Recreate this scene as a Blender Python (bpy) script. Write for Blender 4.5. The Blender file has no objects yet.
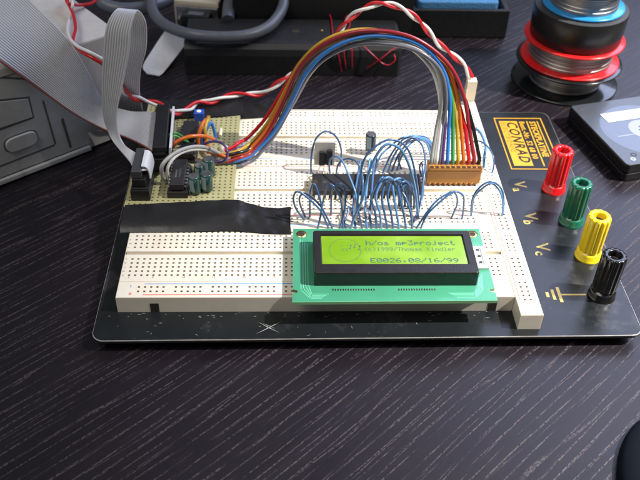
import bpy, math, random
from mathutils import Vector, Matrix, Euler
random.seed(7)
S = 0.001                      # everything below is written in millimetres
C = bpy.context.scene.collection
PI = math.pi
scn = bpy.context.scene

# ------------------------------------------------------------------ camera
CAM = Vector((70.33, -242.79, 255.8)); ROT = Euler((0.8587, -0.0256, -0.0297), 'XYZ'); FPX = 828.1
cam = bpy.data.cameras.new('camera'); cam.lens = FPX / 640 * 36; cam.sensor_width = 36
cam.clip_start = 0.01; cam.clip_end = 20
co = bpy.data.objects.new('camera', cam); C.objects.link(co)
co.location = CAM * S; co.rotation_euler = ROT; scn.camera = co
cam.dof.use_dof = True; cam.dof.focus_distance = 0.345; cam.dof.aperture_fstop = 22
RM = ROT.to_matrix()

# ------------------------------------------------------------------ light
w = bpy.data.worlds.new('World'); scn.world = w; w.use_nodes = True
bg = w.node_tree.nodes['Background']; bg.inputs[0].default_value = (0.9, 0.93, 1.0, 1); bg.inputs[1].default_value = 0.09
LDIR = Vector((math.cos(math.radians(57)), -0.10, math.sin(math.radians(57)))).normalized()
def aim(o, target):
    o.rotation_euler = (Vector(target) * S - o.location).to_track_quat('-Z', 'Y').to_euler()
sp = bpy.data.lights.new('sunbeam', 'SPOT'); sp.energy = 560; sp.color = (1, .96, .90)
sp.shadow_soft_size = 0.014; sp.spot_size = math.radians(18.3); sp.spot_blend = 0.9
so = bpy.data.objects.new('sunbeam_lamp', sp); C.objects.link(so)
TGT = Vector((352, 20, 10)); so.location = (TGT + LDIR * 2000) * S; aim(so, TGT)
ar = bpy.data.lights.new('window', 'AREA'); ar.shape = 'RECTANGLE'; ar.size = 1.5; ar.size_y = 1.1
ar.energy = 24; ar.color = (.60, .68, 1)
ao = bpy.data.objects.new('window_lamp', ar); C.objects.link(ao); ao.location = (1.20, 1.05, 1.15); aim(ao, (200, 60, 0))
fl = bpy.data.lights.new('fill_light', 'AREA'); fl.shape = 'RECTANGLE'; fl.size = 1.6; fl.size_y = 1.2; fl.energy = 24; fl.color = (1, .955, .90)  # added soft fill to lift the left side, no visible source
fo = bpy.data.objects.new('fill_lamp', fl); C.objects.link(fo); fo.location = (-0.8, -0.55, 2.1); aim(fo, (40, 100, 0))
vs = scn.view_settings; vs.view_transform = 'Standard'; vs.look = 'None'; vs.exposure = 0.0; vs.gamma = 1
scn.cycles.max_bounces = 8

def ray(px, py): return RM @ Vector(((px - 320) / FPX, -(py - 240) / FPX, -1))
def at(px, py, z):
    d = ray(px, py); return CAM + d * ((z - CAM.z) / d.z)
def atY(px, py, Y):
    d = ray(px, py); return CAM + d * ((Y - CAM.y) / d.y)

# ------------------------------------------------------------------ materials
def new_mat(name):
    m = bpy.data.materials.new(name); m.use_nodes = True
    nt = m.node_tree; return m, nt, nt.nodes['Principled BSDF']
def mat(name, rgb, rough=.5, metal=0, var=.12, vscale=300, bump=0, bscale=2500, coat=0, rvar=.1, spec=.5, alpha=1, trans=0, dark=None, dscale=60, dlo=.45, dhi=.6, sss=0):
    m, nt, b = new_mat(name); N = nt.nodes; L = nt.links
    tc = N.new('ShaderNodeTexCoord')
    n = N.new('ShaderNodeTexNoise'); n.inputs['Scale'].default_value = vscale; n.inputs['Detail'].default_value = 5
    L.new(tc.outputs['Object'], n.inputs['Vector'])
    r = N.new('ShaderNodeMix'); r.data_type = 'RGBA'
    r.inputs[6].default_value = (*[c * (1 - var) for c in rgb], 1); r.inputs[7].default_value = (*[min(1, c * (1 + var)) for c in rgb], 1)
    L.new(n.outputs['Fac'], r.inputs[0])
    out = r.outputs[2]
    if dark:
        n2 = N.new('ShaderNodeTexNoise'); n2.inputs['Scale'].default_value = dscale; n2.inputs['Detail'].default_value = 6; n2.inputs['Roughness'].default_value = .65
        L.new(tc.outputs['Object'], n2.inputs['Vector'])
        mr = N.new('ShaderNodeMapRange'); mr.inputs[1].default_value = dlo; mr.inputs[2].default_value = dhi; L.new(n2.outputs['Fac'], mr.inputs[0])
        r2 = N.new('ShaderNodeMix'); r2.data_type = 'RGBA'; L.new(mr.outputs[0], r2.inputs[0]); L.new(out, r2.inputs[6]); r2.inputs[7].default_value = (*dark, 1)
        out = r2.outputs[2]
    L.new(out, b.inputs['Base Color'])
    mr = N.new('ShaderNodeMapRange'); mr.inputs[3].default_value = max(.02, rough - rvar); mr.inputs[4].default_value = min(1, rough + rvar)
    L.new(n.outputs['Fac'], mr.inputs[0]); L.new(mr.outputs[0], b.inputs['Roughness'])
    b.inputs['Metallic'].default_value = metal; b.inputs['Specular IOR Level'].default_value = spec
    b.inputs['Coat Weight'].default_value = coat; b.inputs['Transmission Weight'].default_value = trans
    if sss: b.inputs['Subsurface Weight'].default_value = sss; b.inputs['Subsurface Radius'].default_value = (1, .6, .3); b.inputs['Subsurface Scale'].default_value = .002
    b.inputs['Alpha'].default_value = alpha
    if bump:
        n3 = N.new('ShaderNodeTexNoise'); n3.inputs['Scale'].default_value = bscale; n3.inputs['Detail'].default_value = 4
        L.new(tc.outputs['Object'], n3.inputs['Vector'])
        bp = N.new('ShaderNodeBump'); bp.inputs['Strength'].default_value = bump; bp.inputs['Distance'].default_value = .0005
        L.new(n3.outputs['Fac'], bp.inputs['Height']); L.new(bp.outputs[0], b.inputs['Normal'])
    return m

def wood_mat():
    m, nt, b = new_mat('dark veneer'); N = nt.nodes; L = nt.links
    tc = N.new('ShaderNodeTexCoord')
    rot = N.new('ShaderNodeMapping'); rot.vector_type = 'POINT'; rot.inputs['Rotation'].default_value = (0, 0, -math.radians(42)); L.new(tc.outputs['Object'], rot.inputs['Vector'])
    # slow bend of the grain
    nb = N.new('ShaderNodeTexNoise'); nb.inputs['Scale'].default_value = 6; nb.inputs['Detail'].default_value = 1; L.new(tc.outputs['Object'], nb.inputs['Vector'])
    vb = N.new('ShaderNodeVectorMath'); vb.operation = 'MULTIPLY_ADD'; vb.inputs[1].default_value = (.0, .008, .0)
    L.new(nb.outputs['Color'], vb.inputs[0]); L.new(rot.outputs[0], vb.inputs[2])
    def stretched(sx, sy, detail, rough=.5):
        mp = N.new('ShaderNodeMapping'); mp.inputs['Scale'].default_value = (sx, sy, 1); L.new(vb.outputs[0], mp.inputs['Vector'])
        n = N.new('ShaderNodeTexNoise'); n.inputs['Scale'].default_value = 1; n.inputs['Detail'].default_value = detail; n.inputs['Roughness'].default_value = rough
        L.new(mp.outputs[0], n.inputs['Vector']); return n.outputs['Fac']
    def rng(x, a, c, o0=0, o1=1):
        r = N.new('ShaderNodeMapRange'); r.inputs[1].default_value = a; r.inputs[2].default_value = c; r.inputs[3].default_value = o0; r.inputs[4].default_value = o1
        L.new(x, r.inputs[0]); return r.outputs[0]
    def mul(a, c):
        q = N.new('ShaderNodeMath'); q.operation = 'MULTIPLY'; L.new(a, q.inputs[0]); L.new(c, q.inputs[1]); return q.outputs[0]
    def math2(op, a, c):
        q = N.new('ShaderNodeMath'); q.operation = op
        for k, v in ((0, a), (1, c)):
            if isinstance(v, (int, float)): q.inputs[k].default_value = v
            else: L.new(v, q.inputs[k])
        return q.outputs[0]
    sep = N.new('ShaderNodeSeparateXYZ'); L.new(vb.outputs[0], sep.inputs[0])
    def stripes(freq, amp, sx, sy, wdt):                   # long pore lines at an uneven spacing
        ph = math2('ADD', math2('MULTIPLY', sep.outputs[1], freq), math2('MULTIPLY', stretched(sx, sy, 3), amp))
        return rng(math2('ABSOLUTE', math2('SUBTRACT', math2('FRACT', ph, 0), .5), 0), wdt, wdt * .3)
    lines = math2('MAXIMUM', stripes(250, 3.2, 3, 60, .10), math2('MULTIPLY', stripes(143, 4.0, 5, 50, .06), .8))
    breaks = math2('MULTIPLY', rng(stretched(45, 330, 2), .38, .54), rng(stretched(800, 1400, 1), .36, .60))
    fine = rng(stretched(120, 1500, 2), .58, .72)
    pore_glints = mul(lines, breaks)
    mx = N.new('ShaderNodeMath'); mx.operation = 'MAXIMUM'; L.new(pore_glints, mx.inputs[0])
    fm = N.new('ShaderNodeMath'); fm.operation = 'MULTIPLY'; fm.inputs[1].default_value = .10; L.new(fine, fm.inputs[0]); L.new(fm.outputs[0], mx.inputs[1])
    tone = stretched(9, 70, 4)
    c = N.new('ShaderNodeMix'); c.data_type = 'RGBA'; c.inputs[6].default_value = (.0062, .0042, .0072, 1); c.inputs[7].default_value = (.0108, .0074, .0118, 1); L.new(tone, c.inputs[0])
    c2 = N.new('ShaderNodeMix'); c2.data_type = 'RGBA'; L.new(mx.outputs[0], c2.inputs[0]); L.new(c.outputs[2], c2.inputs[6]); c2.inputs[7].default_value = (.068, .056, .062, 1)  # pores real, their pale colour stands in for sun glint
    L.new(c2.outputs[2], b.inputs['Base Color'])
    L.new(rng(tone, .3, .7, .35, .42), b.inputs['Roughness'])
    b.inputs['Specular IOR Level'].default_value = .45
    bp = N.new('ShaderNodeBump'); bp.invert = True; bp.inputs['Strength'].default_value = .25; bp.inputs['Distance'].default_value = .0003
    L.new(mx.outputs[0], bp.inputs['Height']); L.new(bp.outputs[0], b.inputs['Normal'])
    return m

M = dict(
 wood=wood_mat(),
 plate=mat('black painted steel', (.010, .012, .014), .30, var=.3, vscale=90, bump=.05, bscale=900, rvar=.10, dark=(.07, .07, .072), dscale=55, dlo=.55, dhi=.80, spec=.45),
 platedge=mat('worn steel edge', (.50, .48, .45), .45, .6, var=.5, vscale=200),
 ivory=mat('ivory plastic', (.80, .74, .62), .42, var=.03, sss=.15, dark=(.66, .57, .42), dscale=30, dlo=.50, dhi=.78),
 hole=mat('contact hole', (.42, .32, .22), .6, var=.3),
 slot=mat('hollow shade', (.03, .022, .015), .8),
 printr=mat('red print', (.75, .14, .12), .6), printb=mat('blue print', (.13, .33, .72), .6), printk=mat('brown print', (.30, .17, .10), .6),
 pcb=mat('green circuit board', (.055, .28, .165), .30, var=.18, vscale=60, coat=.3),
 trace=mat('light green trace', (.16, .55, .36), .35),
 pcbedge=mat('board edge', (.22, .46, .22), .6),
 bezel=mat('black lacquered bezel', (.014, .013, .014), .34, var=.1, bump=.15, bscale=1800),
 gold=mat('gilt contact', (.80, .58, .22), .3, 1), scr=mat('bare scratch', (.42, .41, .39), .5, .3, var=.4, vscale=900),
 tin=mat('tinned metal', (.72, .72, .72), .28, 1, var=.2),
 alu=mat('brushed aluminium', (.62, .61, .57), .55, .55, var=.1),
 dtin=mat('dull steel', (.45, .44, .42), .38, 1, var=.3, vscale=150),
 inkdark=mat('liquid crystal ink', (.06, .15, .09), .5),
 white=mat('white paint', (.82, .82, .80), .5, var=.05),
 perf=mat('phenolic board', (.40, .38, .20), .5, var=.14, vscale=40), perfhole=mat('board hole', (.24, .22, .11), .7),
 tape=mat('black vinyl tape', (.012, .012, .013), .36, var=.3, vscale=60, bump=.9, bscale=110, rvar=.1),
 blackp=mat('black plastic', (.012, .012, .013), .42, var=.3, bump=.08),
 chip=mat('chip resin', (.016, .016, .018), .48, var=.25, bump=.25, bscale=3500),
 greyp=mat('charcoal plastic', (.045, .048, .05), .5, bump=.1),
 ribbon=mat('grey ribbon insulation', (.52, .52, .53), .42, var=.06, vscale=80), ribbond=mat('ribbon web', (.30, .31, .33), .5),
 ribbonl=mat('pale ribbon insulation', (.66, .67, .71), .42, var=.06), redstripe=mat('red edge conductor', (.22, .055, .045), .5),
 cappet=mat('dark teal sleeve', (.012, .06, .055), .22, var=.3, coat=.4), capstripe=mat('pale stripe', (.30, .42, .44), .4),
 capblue=mat('navy sleeve', (.012, .028, .05), .25, coat=.4),
 brown=mat('ochre header plastic', (.37, .16, .03), .42, var=.08, sss=.05), brownd=mat('header opening', (.05, .018, .008), .6),
 redp=mat('red plastic', (.72, .008, .012), .25, var=.08, coat=.3), greenp=mat('green plastic', (.008, .115, .065), .25, var=.1, coat=.3),
 yellowp=mat('yellow plastic', (.85, .62, .015), .28, var=.05, coat=.3), blackpost=mat('glossy black plastic', (.008, .008, .009), .2, coat=.4),
 stickerk=mat('sticker black', (.010, .010, .010), .45), stickery=mat('sticker yellow', (.58, .30, .02), .4, var=.05), stickerr=mat('sticker red print', (.42, .10, .02), .5),
 goldp=mat('gold print', (.62, .44, .12), .35, .5),
 beige=mat('beige case', (.60, .58, .54), .55, bump=.15, bscale=1500), bezelg=mat('grey drive front', (.60, .61, .60), .5, bump=.12, bscale=1500), seam=mat('drive front seam', (.12, .125, .125), .6), button=mat('drive button', (.66, .67, .66), .45),
 beigec=mat('beige connector shell', (.52, .47, .36), .5), cable=mat('grey cable jacket', (.10, .11, .13), .42, var=.15),
 casebk=mat('matt black housing', (.013, .013, .014), .45, var=.25, bump=.2, bscale=1200),
 sponge=mat('blue sponge', (.07, .23, .46), .9, var=.6, vscale=900, bump=1, bscale=900),
 rubber=mat('black rubber', (.010, .010, .011), .55, var=.2),
 roll=mat('tape roll side', (.012, .012, .012), .32, var=.25, vscale=150), rollt=mat('tape roll top', (.045, .047, .05), .6, bump=.3),
 redspool=mat('red spool', (.62, .012, .014), .28, coat=.3), bluespool=mat('blue spool', (.02, .26, .62), .28, coat=.3), blackspool=mat('black spool', (.008, .009, .010), .2, coat=.5),
 cass=mat('smoked cassette shell', (.045, .055, .07), .3, var=.3, vscale=60, coat=.15), cassk=mat('cassette side', (.007, .007, .008), .35),
 reel=mat('pale reel', (.24, .26, .33), .35), label=mat('white paper label', (.60, .60, .60), .6), casswin=mat('cassette window', (.07, .09, .14), .25, coat=.2),
 hump=mat('matt navy', (.004, .007, .012), .8, spec=.15),
 cream=mat('cream nylon', (.72, .64, .50), .45, sss=.1), socket=mat('chip socket', (.02, .02, .02), .5),
 trimmer=mat('blue trimmer', (.02, .09, .50), .4),
 glue=mat('clear glue', (.62, .62, .50), .25),
)
def wire_mat(n, c, r=.32): return mat('wire ' + n, c, r, var=.06, coat=.2)
W = dict(grey=wire_mat('grey', (.36, .36, .35)), white=wire_mat('white', (.78, .77, .74)), violet=wire_mat('violet', (.09, .04, .16)), blue=wire_mat('blue', (.03, .19, .58)),
         green=wire_mat('green', (.06, .30, .08)), yellow=wire_mat('yellow', (.55, .34, .03)), orange=wire_mat('orange', (.66, .15, .02)), red=wire_mat('red', (.62, .012, .02)),
         brown=wire_mat('brown', (.30, .02, .03)), black=wire_mat('black', (.009, .009, .010)), slate=wire_mat('slate', (.14, .14, .18)),
         jump=wire_mat('jumper blue', (.045, .12, .27), .26), jumpl=wire_mat('jumper pale blue', (.10, .24, .47), .30), magnet=wire_mat('thin red', (.40, .012, .03), .3))
# display surface: yellow green with soft mottling
def lcd_mat():
    m, nt, b = new_mat('display film'); N = nt.nodes; L = nt.links
    tc = N.new('ShaderNodeTexCoord'); n = N.new('ShaderNodeTexNoise'); n.inputs['Scale'].default_value = 45; n.inputs['Detail'].default_value = 2; L.new(tc.outputs['Object'], n.inputs['Vector'])
    r = N.new('ShaderNodeMix'); r.data_type = 'RGBA'; r.inputs[6].default_value = (.16, .31, .010, 1); r.inputs[7].default_value = (.27, .44, .06, 1)
    mr = N.new('ShaderNodeMapRange'); mr.inputs[1].default_value = .4; mr.inputs[2].default_value = .65; L.new(n.outputs['Fac'], mr.inputs[0]); L.new(mr.outputs[0], r.inputs[0]); L.new(r.outputs[2], b.inputs['Base Color'])
    b.inputs['Roughness'].default_value = .25; b.inputs['Coat Weight'].default_value = .5; b.inputs['Coat Roughness'].default_value = .05
    return m
M['lcd'] = lcd_mat()

# ------------------------------------------------------------------ mesh builder
class MB:
    def __init__(s): s.v = []; s.f = []; s.m = []; s.sm = []; s.mats = []
    def mi(s, m):
        if m not in s.mats: s.mats.append(m)
        return s.mats.index(m)
    def add(s, vs, fs, m, smooth=False):
        o = len(s.v); k = s.mi(m); s.v += [Vector(v) for v in vs]
        for f in fs: s.f.append([i + o for i in f]); s.m.append(k); s.sm.append(smooth)
        return s
    def rings(s, rings, m, caps=(True, True), smooth=True, closed=True):
        n = len(rings[0]); vs = [p for r in rings for p in r]; fs = []
        for i in range(len(rings) - 1):
            for j in range(n if closed else n - 1):
                a = i * n + j; b = i * n + (j + 1) % n; fs.append((a, b, b + n, a + n))
        s.add(vs, fs, m, smooth)
        if caps[0]: s.add(rings[0], [tuple(range(n - 1, -1, -1))], m)
        if caps[1]: s.add(rings[-1], [tuple(range(n))], m)
        return s
    def slab(s, out, z0, z1, m, bev=.3, mtop=None, smooth=False):
        n = len(out); c = []
        for i in range(n):
            p, q, r = Vector(out[i - 1]), Vector(out[i]), Vector(out[(i + 1) % n])
            a = (q - p).normalized(); b = (r - q).normalized(); nn = Vector((-(a.y + b.y), a.x + b.x)); nn.normalize()
            k = 1 / max(.5, nn.dot(Vector((-b.y, b.x)))); c.append(nn * k)
        def ring(ins, z): return [(out[i][0] + c[i].x * ins, out[i][1] + c[i].y * ins, z) for i in range(n)]
        rr = [ring(bev, z0), ring(0, z0 + bev), ring(0, z1 - bev), ring(bev * .3, z1 - bev * .3), ring(bev, z1)] if bev else [ring(0, z0), ring(0, z1)]
        s.rings(rr, m, (True, False), smooth); s.add(rr[-1], [tuple(range(n))], mtop or m)
        return s
    def box(s, x0, x1, y0, y1, z0, z1, m, bev=.2, mtop=None): return s.slab([(x0, y0), (x1, y0), (x1, y1), (x0, y1)], z0, z1, m, bev, mtop)
    def cyl(s, x, y, z0, z1, r, m, n=32, bev=.2, mtop=None, r1=None):
        r1 = r if r1 is None else r1
        prof = [(r - bev, z0), (r, z0 + bev), (r1, z1 - bev), (r1 - bev * .3, z1 - bev * .3), (r1 - bev, z1)]
        rr = [[(x + a * math.cos(t * 2 * PI / n), y + a * math.sin(t * 2 * PI / n), z) for t in range(n)] for a, z in prof]
        s.rings(rr, m, (True, False)); s.add(rr[-1], [tuple(range(n))], mtop or m); return s
    def lathe(s, x, y, prof, m, n=64, smooth=True):
        rr = [[(x + a * math.cos(t * 2 * PI / n), y + a * math.sin(t * 2 * PI / n), z) for t in range(n)] for a, z in prof]
        return s.rings(rr, m, (False, False), smooth)
    def tube(s, pts, r, m, n=10, caps=True):
        pts = [Vector(p) for p in pts]; rr = []; up = None
        for i, p in enumerate(pts):
            t = (pts[min(i + 1, len(pts) - 1)] - pts[max(i - 1, 0)])
            if t.length < 1e-9: t = Vector((0, 0, 1))
            t.normalize()
            if up is None: up = t.orthogonal().normalized()
            up = (up - t * up.dot(t)).normalized(); sd = t.cross(up); rad = r(i / (len(pts) - 1)) if callable(r) else r
            rr.append([p + (up * math.cos(k * 2 * PI / n) + sd * math.sin(k * 2 * PI / n)) * rad for k in range(n)])
        return s.rings(rr, m, (caps, caps))
    def build(s, name, parent=None, origin=None, **tags):
        if parent is not None:
            o0 = Vector(parent['_org'])
        elif origin is not None: o0 = Vector(origin)
        else:
            xs = [v.x for v in s.v]; ys = [v.y for v in s.v]; o0 = Vector(((min(xs) + max(xs)) / 2, (min(ys) + max(ys)) / 2, min(v.z for v in s.v)))
        me = bpy.data.meshes.new(name); me.from_pydata([(v - o0) * S for v in s.v], [], s.f)
        for m in s.mats: me.materials.append(m)
        me.polygons.foreach_set('material_index', s.m); me.polygons.foreach_set('use_smooth', s.sm); me.update()
        o = bpy.data.objects.new(name, me); C.objects.link(o)
        if parent is not None: o.parent = parent
        else: o.location = o0 * S
        o['_org'] = tuple(o0)
        for k, v in tags.items(): o[k] = v
        return o
def thing(name, label, cat, loc, group=None):
    o = bpy.data.objects.new(name, None); C.objects.link(o); o.location = Vector(loc) * S; o.empty_display_size = .005
    o['_org'] = tuple(loc); o['label'] = label; o['category'] = cat
    if group: o['group'] = group
    return o
def tag(o, label, cat, group=None):
    o['label'] = label; o['category'] = cat
    if group: o['group'] = group
    return o

def spline(P, n=8):
    P = [Vector(p) for p in P]; out = []
    Q = [P[0] * 2 - P[1]] + P + [P[-1] * 2 - P[-2]]
    for i in range(1, len(Q) - 2):
        p0, p1, p2, p3 = Q[i - 1:i + 3]
        for k in range(n):
            t = k / n; out.append(.5 * ((2 * p1) + (p2 - p0) * t + (2 * p0 - 5 * p1 + 4 * p2 - p3) * t * t + (-p0 + 3 * p1 - 3 * p2 + p3) * t ** 3))
    out.append(P[-1]); return out
def rounded(x0, x1, y0, y1, r, k=6):
    out = []
    for cx, cy, a in ((x1 - r, y0 + r, -90), (x1 - r, y1 - r, 0), (x0 + r, y1 - r, 90), (x0 + r, y0 + r, 180)):
        for i in range(k + 1):
            t = math.radians(a + 90 * i / k); out.append((cx + r * math.cos(t), cy + r * math.sin(t)))
    return out
def oriented(o, ux, uy, pts):           # local (a, b) to world xy
    return [(o[0] + ux[0] * a + uy[0] * b, o[1] + ux[1] * a + uy[1] * b) for a, b in pts]

def text_mb(mb, txt, size, m, fn, shear=0, bold=.0, spacing=1, align='LEFT'):
    """flat lettering; fn maps the text plane (x, y) to a world point"""
    cu = bpy.data.curves.new('t', 'FONT'); cu.body = txt; cu.size = size; cu.shear = shear; cu.offset = bold; cu.space_character = spacing; cu.resolution_u = 2; cu.align_x = align
    ob = bpy.data.objects.new('t', cu); C.objects.link(ob)
    dg = bpy.context.evaluated_depsgraph_get(); me = bpy.data.meshes.new_from_object(ob.evaluated_get(dg))
    mb.add([fn(v.co.x, v.co.y) for v in me.vertices], [tuple(p.vertices) for p in me.polygons], m)
    bpy.data.objects.remove(ob); bpy.data.curves.remove(cu); bpy.data.meshes.remove(me)

def holes(mb, x0, x1, y0, y1, z, rows, hs, depth, mtop, mh, mb2=None, cuts=()):
    """top face with real square pits; rows = [(y, [x...])]"""
    hx = sorted({round(x, 3) for _, xs in rows for x in xs})
    gx = [x0] + [v for x in hx for v in (x - hs, x + hs)] + [x1]; isx = {i * 2 + 1: x for i, x in enumerate(hx)}
    ry = sorted(rows); gy = [y0] + [v for y, _ in ry for v in (y - hs, y + hs)] + [y1]
    hasx = {i * 2 + 1: {round(x, 3) for x in xs} for i, (y, xs) in enumerate(ry)}
    nx = len(gx); vs = [(x, y, z) for y in gy for x in gx]; fs = []; pv = []; pf = []
    for j in range(len(gy) - 1):
        run = None
        for i in range(nx - 1):
            pit = i in isx and j in hasx and isx[i] in hasx[j]
            if pit:
                a, b, c, d = gx[i], gx[i + 1], gy[j], gy[j + 1]; o = len(pv); g = depth; q = .62
                mx_, my_ = (a + b) / 2, (c + d) / 2
                pv += [(a, c, z), (b, c, z), (b, d, z), (a, d, z)]
                pv += [(mx_ + (x - mx_) * q, my_ + (y - my_) * q, z - g) for x, y in ((a, c), (b, c), (b, d), (a, d))]
                pf += [(o + 4, o + 5, o + 6, o + 7)] + [(o + k, o + (k + 1) % 4, o + 4 + (k + 1) % 4, o + 4 + k) for k in range(4)]
            else: fs.append((j * nx + i, j * nx + i + 1, (j + 1) * nx + i + 1, (j + 1) * nx + i))
    mb.add(vs, fs, mtop); (mb2 or mb).add(pv, pf, mh)

# ================================================================== setting
mb = MB(); mb.add([(-1500, -700, 0), (1500, -700, 0), (1500, 1500, 0), (-1500, 1500, 0)], [(0, 1, 2, 3)], M['wood'])
mb.add([(-1500, -700, -25), (1500, -700, -25), (1500, 1500, -25), (-1500, 1500, -25)], [(3, 2, 1, 0)], M['wood'])
mb.build('table_surface', origin=(0, 0, 0), kind='structure')

ZP = 6.5; ZB = 15.0
# ================================================================== base plate
base = thing('base_plate', 'black painted metal base plate carrying the breadboards and four binding posts', 'base plate', (104, 68, 0))
mb = MB(); out = [(x, y + (104 - x) * -.008) for x, y in rounded(-8.5, 217.5, -15.2, 156, 5)]
mb.slab(out, 4.6, ZP, M['plate'], .35)
mb.build('plate', base)
mb = MB()                                       # bright worn line where the paint has rubbed off the edge
n = len(out)
ring = lambda off, z: [(p[0] + (1 if p[0] > 104 else -1) * off, p[1] + (1 if p[1] > 70 else -1) * off, z) for p in out]
mb.rings([ring(.02, ZP - .42), ring(.04, ZP - .30), ring(-.10, ZP + .015), ring(-.22, ZP + .03)], M['platedge'], (False, False), smooth=False)
mb.build('worn_edge', base)
for x, y in ((4, -4), (205, -2), (6, 145), (204, 146)):
    mb = MB(); mb.cyl(x, y, 0, 4.6, 6, M['rubber'], r1=6.6); mb.build('foot', base)
# scratches
mb = MB()
def scratch(p, q, wd, z=ZP + .05):
    p, q = Vector(p), Vector(q); p.z = q.z = z; d = (q - p).normalized(); s_ = Vector((-d.y, d.x, 0)) * wd / 2
    mid = (p + q) / 2 + Vector((-d.y, d.x, 0)) * random.uniform(-.2, .2)
    mb.add([p, mid - s_, q, mid + s_], [(0, 1, 2, 3)], M['scr'])
scratch(at(256, 334, ZP), at(282, 321, ZP), .42); scratch(at(258, 322, ZP), at(280, 333, ZP), .36); scratch(at(262, 323, ZP), at(276, 329, ZP), .22)
for _ in range(26):
    a = random.uniform(0, PI); x = random.uniform(0, 214); y = random.uniform(-14, -1) if x < 162 else random.uniform(-13, 145)
    if 164 < x < 176 and y > -11: continue
    if x > 183 and y > 99: continue
    l = random.uniform(.5, 2.6); scratch((x, y, ZP), (x + l * math.cos(a), y + l * math.sin(a), ZP), random.uniform(.06, .16))
for _ in range(46):
    x = random.uniform(-4, 160); y = random.uniform(-3.2, -.4) * (1 if random.random() < .8 else 2); scratch((x, y, ZP), (x + random.uniform(.5, 2.2), y + random.uniform(-.2, .2), ZP), random.uniform(.1, .3))
mb.build('scratches', base)
# sticker
SX0, SX1, SY0, SY1 = 185.8, 212.6, 101.5, 150.5
zs = ZP + .08
mb = MB(); mb.slab([(SX0, SY0), (SX1, SY0), (SX1, SY1), (SX0, SY1)], ZP + .01, zs, M['stickerk'], 0)
stk = mb.build('name_sticker', base)
z1 = zs + .03
def rect(mb, a, b, c, d, z, m): mb.add([(a, c, z), (b, c, z), (b, d, z), (a, d, z)], [(0, 1, 2, 3)], m)
mb = MB()
for a, b, c, d in ((SX0, SX1, SY0, SY0 + .7), (SX0, SX1, SY1 - .7, SY1), (SX0, SX0 + .6, SY0 + .7, SY1 - .7), (SX1 - .6, SX1, SY0 + .7, SY1 - .7)): rect(mb, a, b, c, d, z1, M['stickery'])
rect(mb, SX0 + 2.3, SX0 + 12.4, SY0 + 3.2, SY1 - 3.2, z1, M['stickery'])
rect(mb, SX0 + 17.7, SX0 + 18.4, SY0 + 3.0, SY1 - 3.2, z1, M['stickery'])
rect(mb, SX0 + 23.6, SX0 + 24.2, SY0 + 3.0, SY1 - 3.2, z1, M['stickery'])
mb.build('sticker_frame', stk)
def rotfn(x, y, z): return lambda u, v: (x + v, y - u, z)
mb = MB(); z2 = z1 + .03
text_mb(mb, 'CONRAD', 8.0, M['stickerk'], rotfn(SX0 + 6.3, SY1 - 4.0, z2), shear=.2, bold=.2, spacing=1.2)
text_mb(mb, 'ELECTRONIC', 3.6, M['stickerr'], rotfn(SX0 + 3.2, SY1 - 4.4, z2), shear=.2, bold=.09, spacing=1.45)
text_mb(mb, 'Best.-Nr. 52 68 00', 4.2, M['stickery'], rotfn(SX0 + 13.6, SY1 - 3.6, z2), bold=.12, spacing=1.12)
text_mb(mb, 'STECKPLATINE', 4.6, M['stickery'], rotfn(SX0 + 19.4, SY1 - 3.6, z2), bold=.18, spacing=1.12)
mb.build('sticker_lettering', stk)
# terminal marks
for k, (px, py, t) in enumerate(((522, 187, 'a'), (533, 219, 'b'), (545, 250, 'c'))):
    p = at(px, py, ZP); mb = MB()
    text_mb(mb, 'V', 8.4, M['goldp'], rotfn(p.x - 3.4, p.y + 4.6, ZP + .08), bold=.14)
    text_mb(mb, t, 6.6, M['goldp'], rotfn(p.x - 5.0, p.y - .9, ZP + .08), bold=.14)
    mb.build('terminal_mark', base)
mb = MB(); y0 = 9.6; zz = ZP + .08
rect(mb, 189, 199.5, y0 - .45, y0 + .45, zz, M['goldp']); rect(mb, 187.2, 188.6, y0 - 4.6, y0 + 4.6, zz, M['goldp'])
rect(mb, 184.6, 185.9, y0 - 3.1, y0 + 3.1, zz, M['goldp']); rect(mb, 182.0, 183.3, y0 - 1.5, y0 + 1.5, zz, M['goldp']); rect(mb, 188.6, 189, y0 - .45, y0 + .45, zz, M['goldp'])
mb.build('ground_symbol', base)

# ================================================================== binding posts
def post(x, y, m, label, ph=0, h=0):
    t = thing('binding_post', label, 'binding post', (x, y, ZP), 'binding posts in a row on the right of the plate')
    mb = MB(); mb.lathe(x, y, [(5.9, ZP), (5.9, ZP + .5), (5.75, ZP + .8), (5.6, ZP + 1), (5.6, ZP + 3.2), (5.2, ZP + 3.9), (4.6, ZP + 4.1), (4.4, ZP + 4.7), (0, ZP + 4.7)], m, 40); mb.build('collar', t)
    mb = MB(); n = 120; rr = []
    def prof(r, z, f):
        return [(x + (r - f * .62 * (0.5 - .5 * math.cos(12 * a + ph)) ** 2.2) * math.cos(a), y + (r - f * .62 * (0.5 - .5 * math.cos(12 * a + ph)) ** 2.2) * math.sin(a), z) for a in [i * 2 * PI / n for i in range(n)]]
    zb, zt = ZP + 4.5, ZP + 23.4 + h
    for r, z, f in ((4.4, zb, 0), (5.0, zb + .4, .6), (5.15, zb + 1.2, 1), (5.2, zb + 12, 1), (5.25, zt - 1.2, 1), (5.05, zt - .4, .8), (4.6, zt, .2), (3.0, zt + .02, 0), (2.7, zt - .2, 0), (2.6, zt - .8, 0), (2.6, zt - 9, 0)): rr.append(prof(r, z, f))
    mb.rings(rr, m, (True, True)); mb.build('knob', t)
    mb = MB(); mb.lathe(x, y, [(2.58, zt - 3.0), (2.1, zt - 3.2), (2.0, zt - 3.6), (2.0, zt - 8)], M['greyp'], 32); mb.cyl(x, y, zt - 8.6, zt - 8, 2.5, M['slot']); mb.build('socket_sleeve', t)
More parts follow.
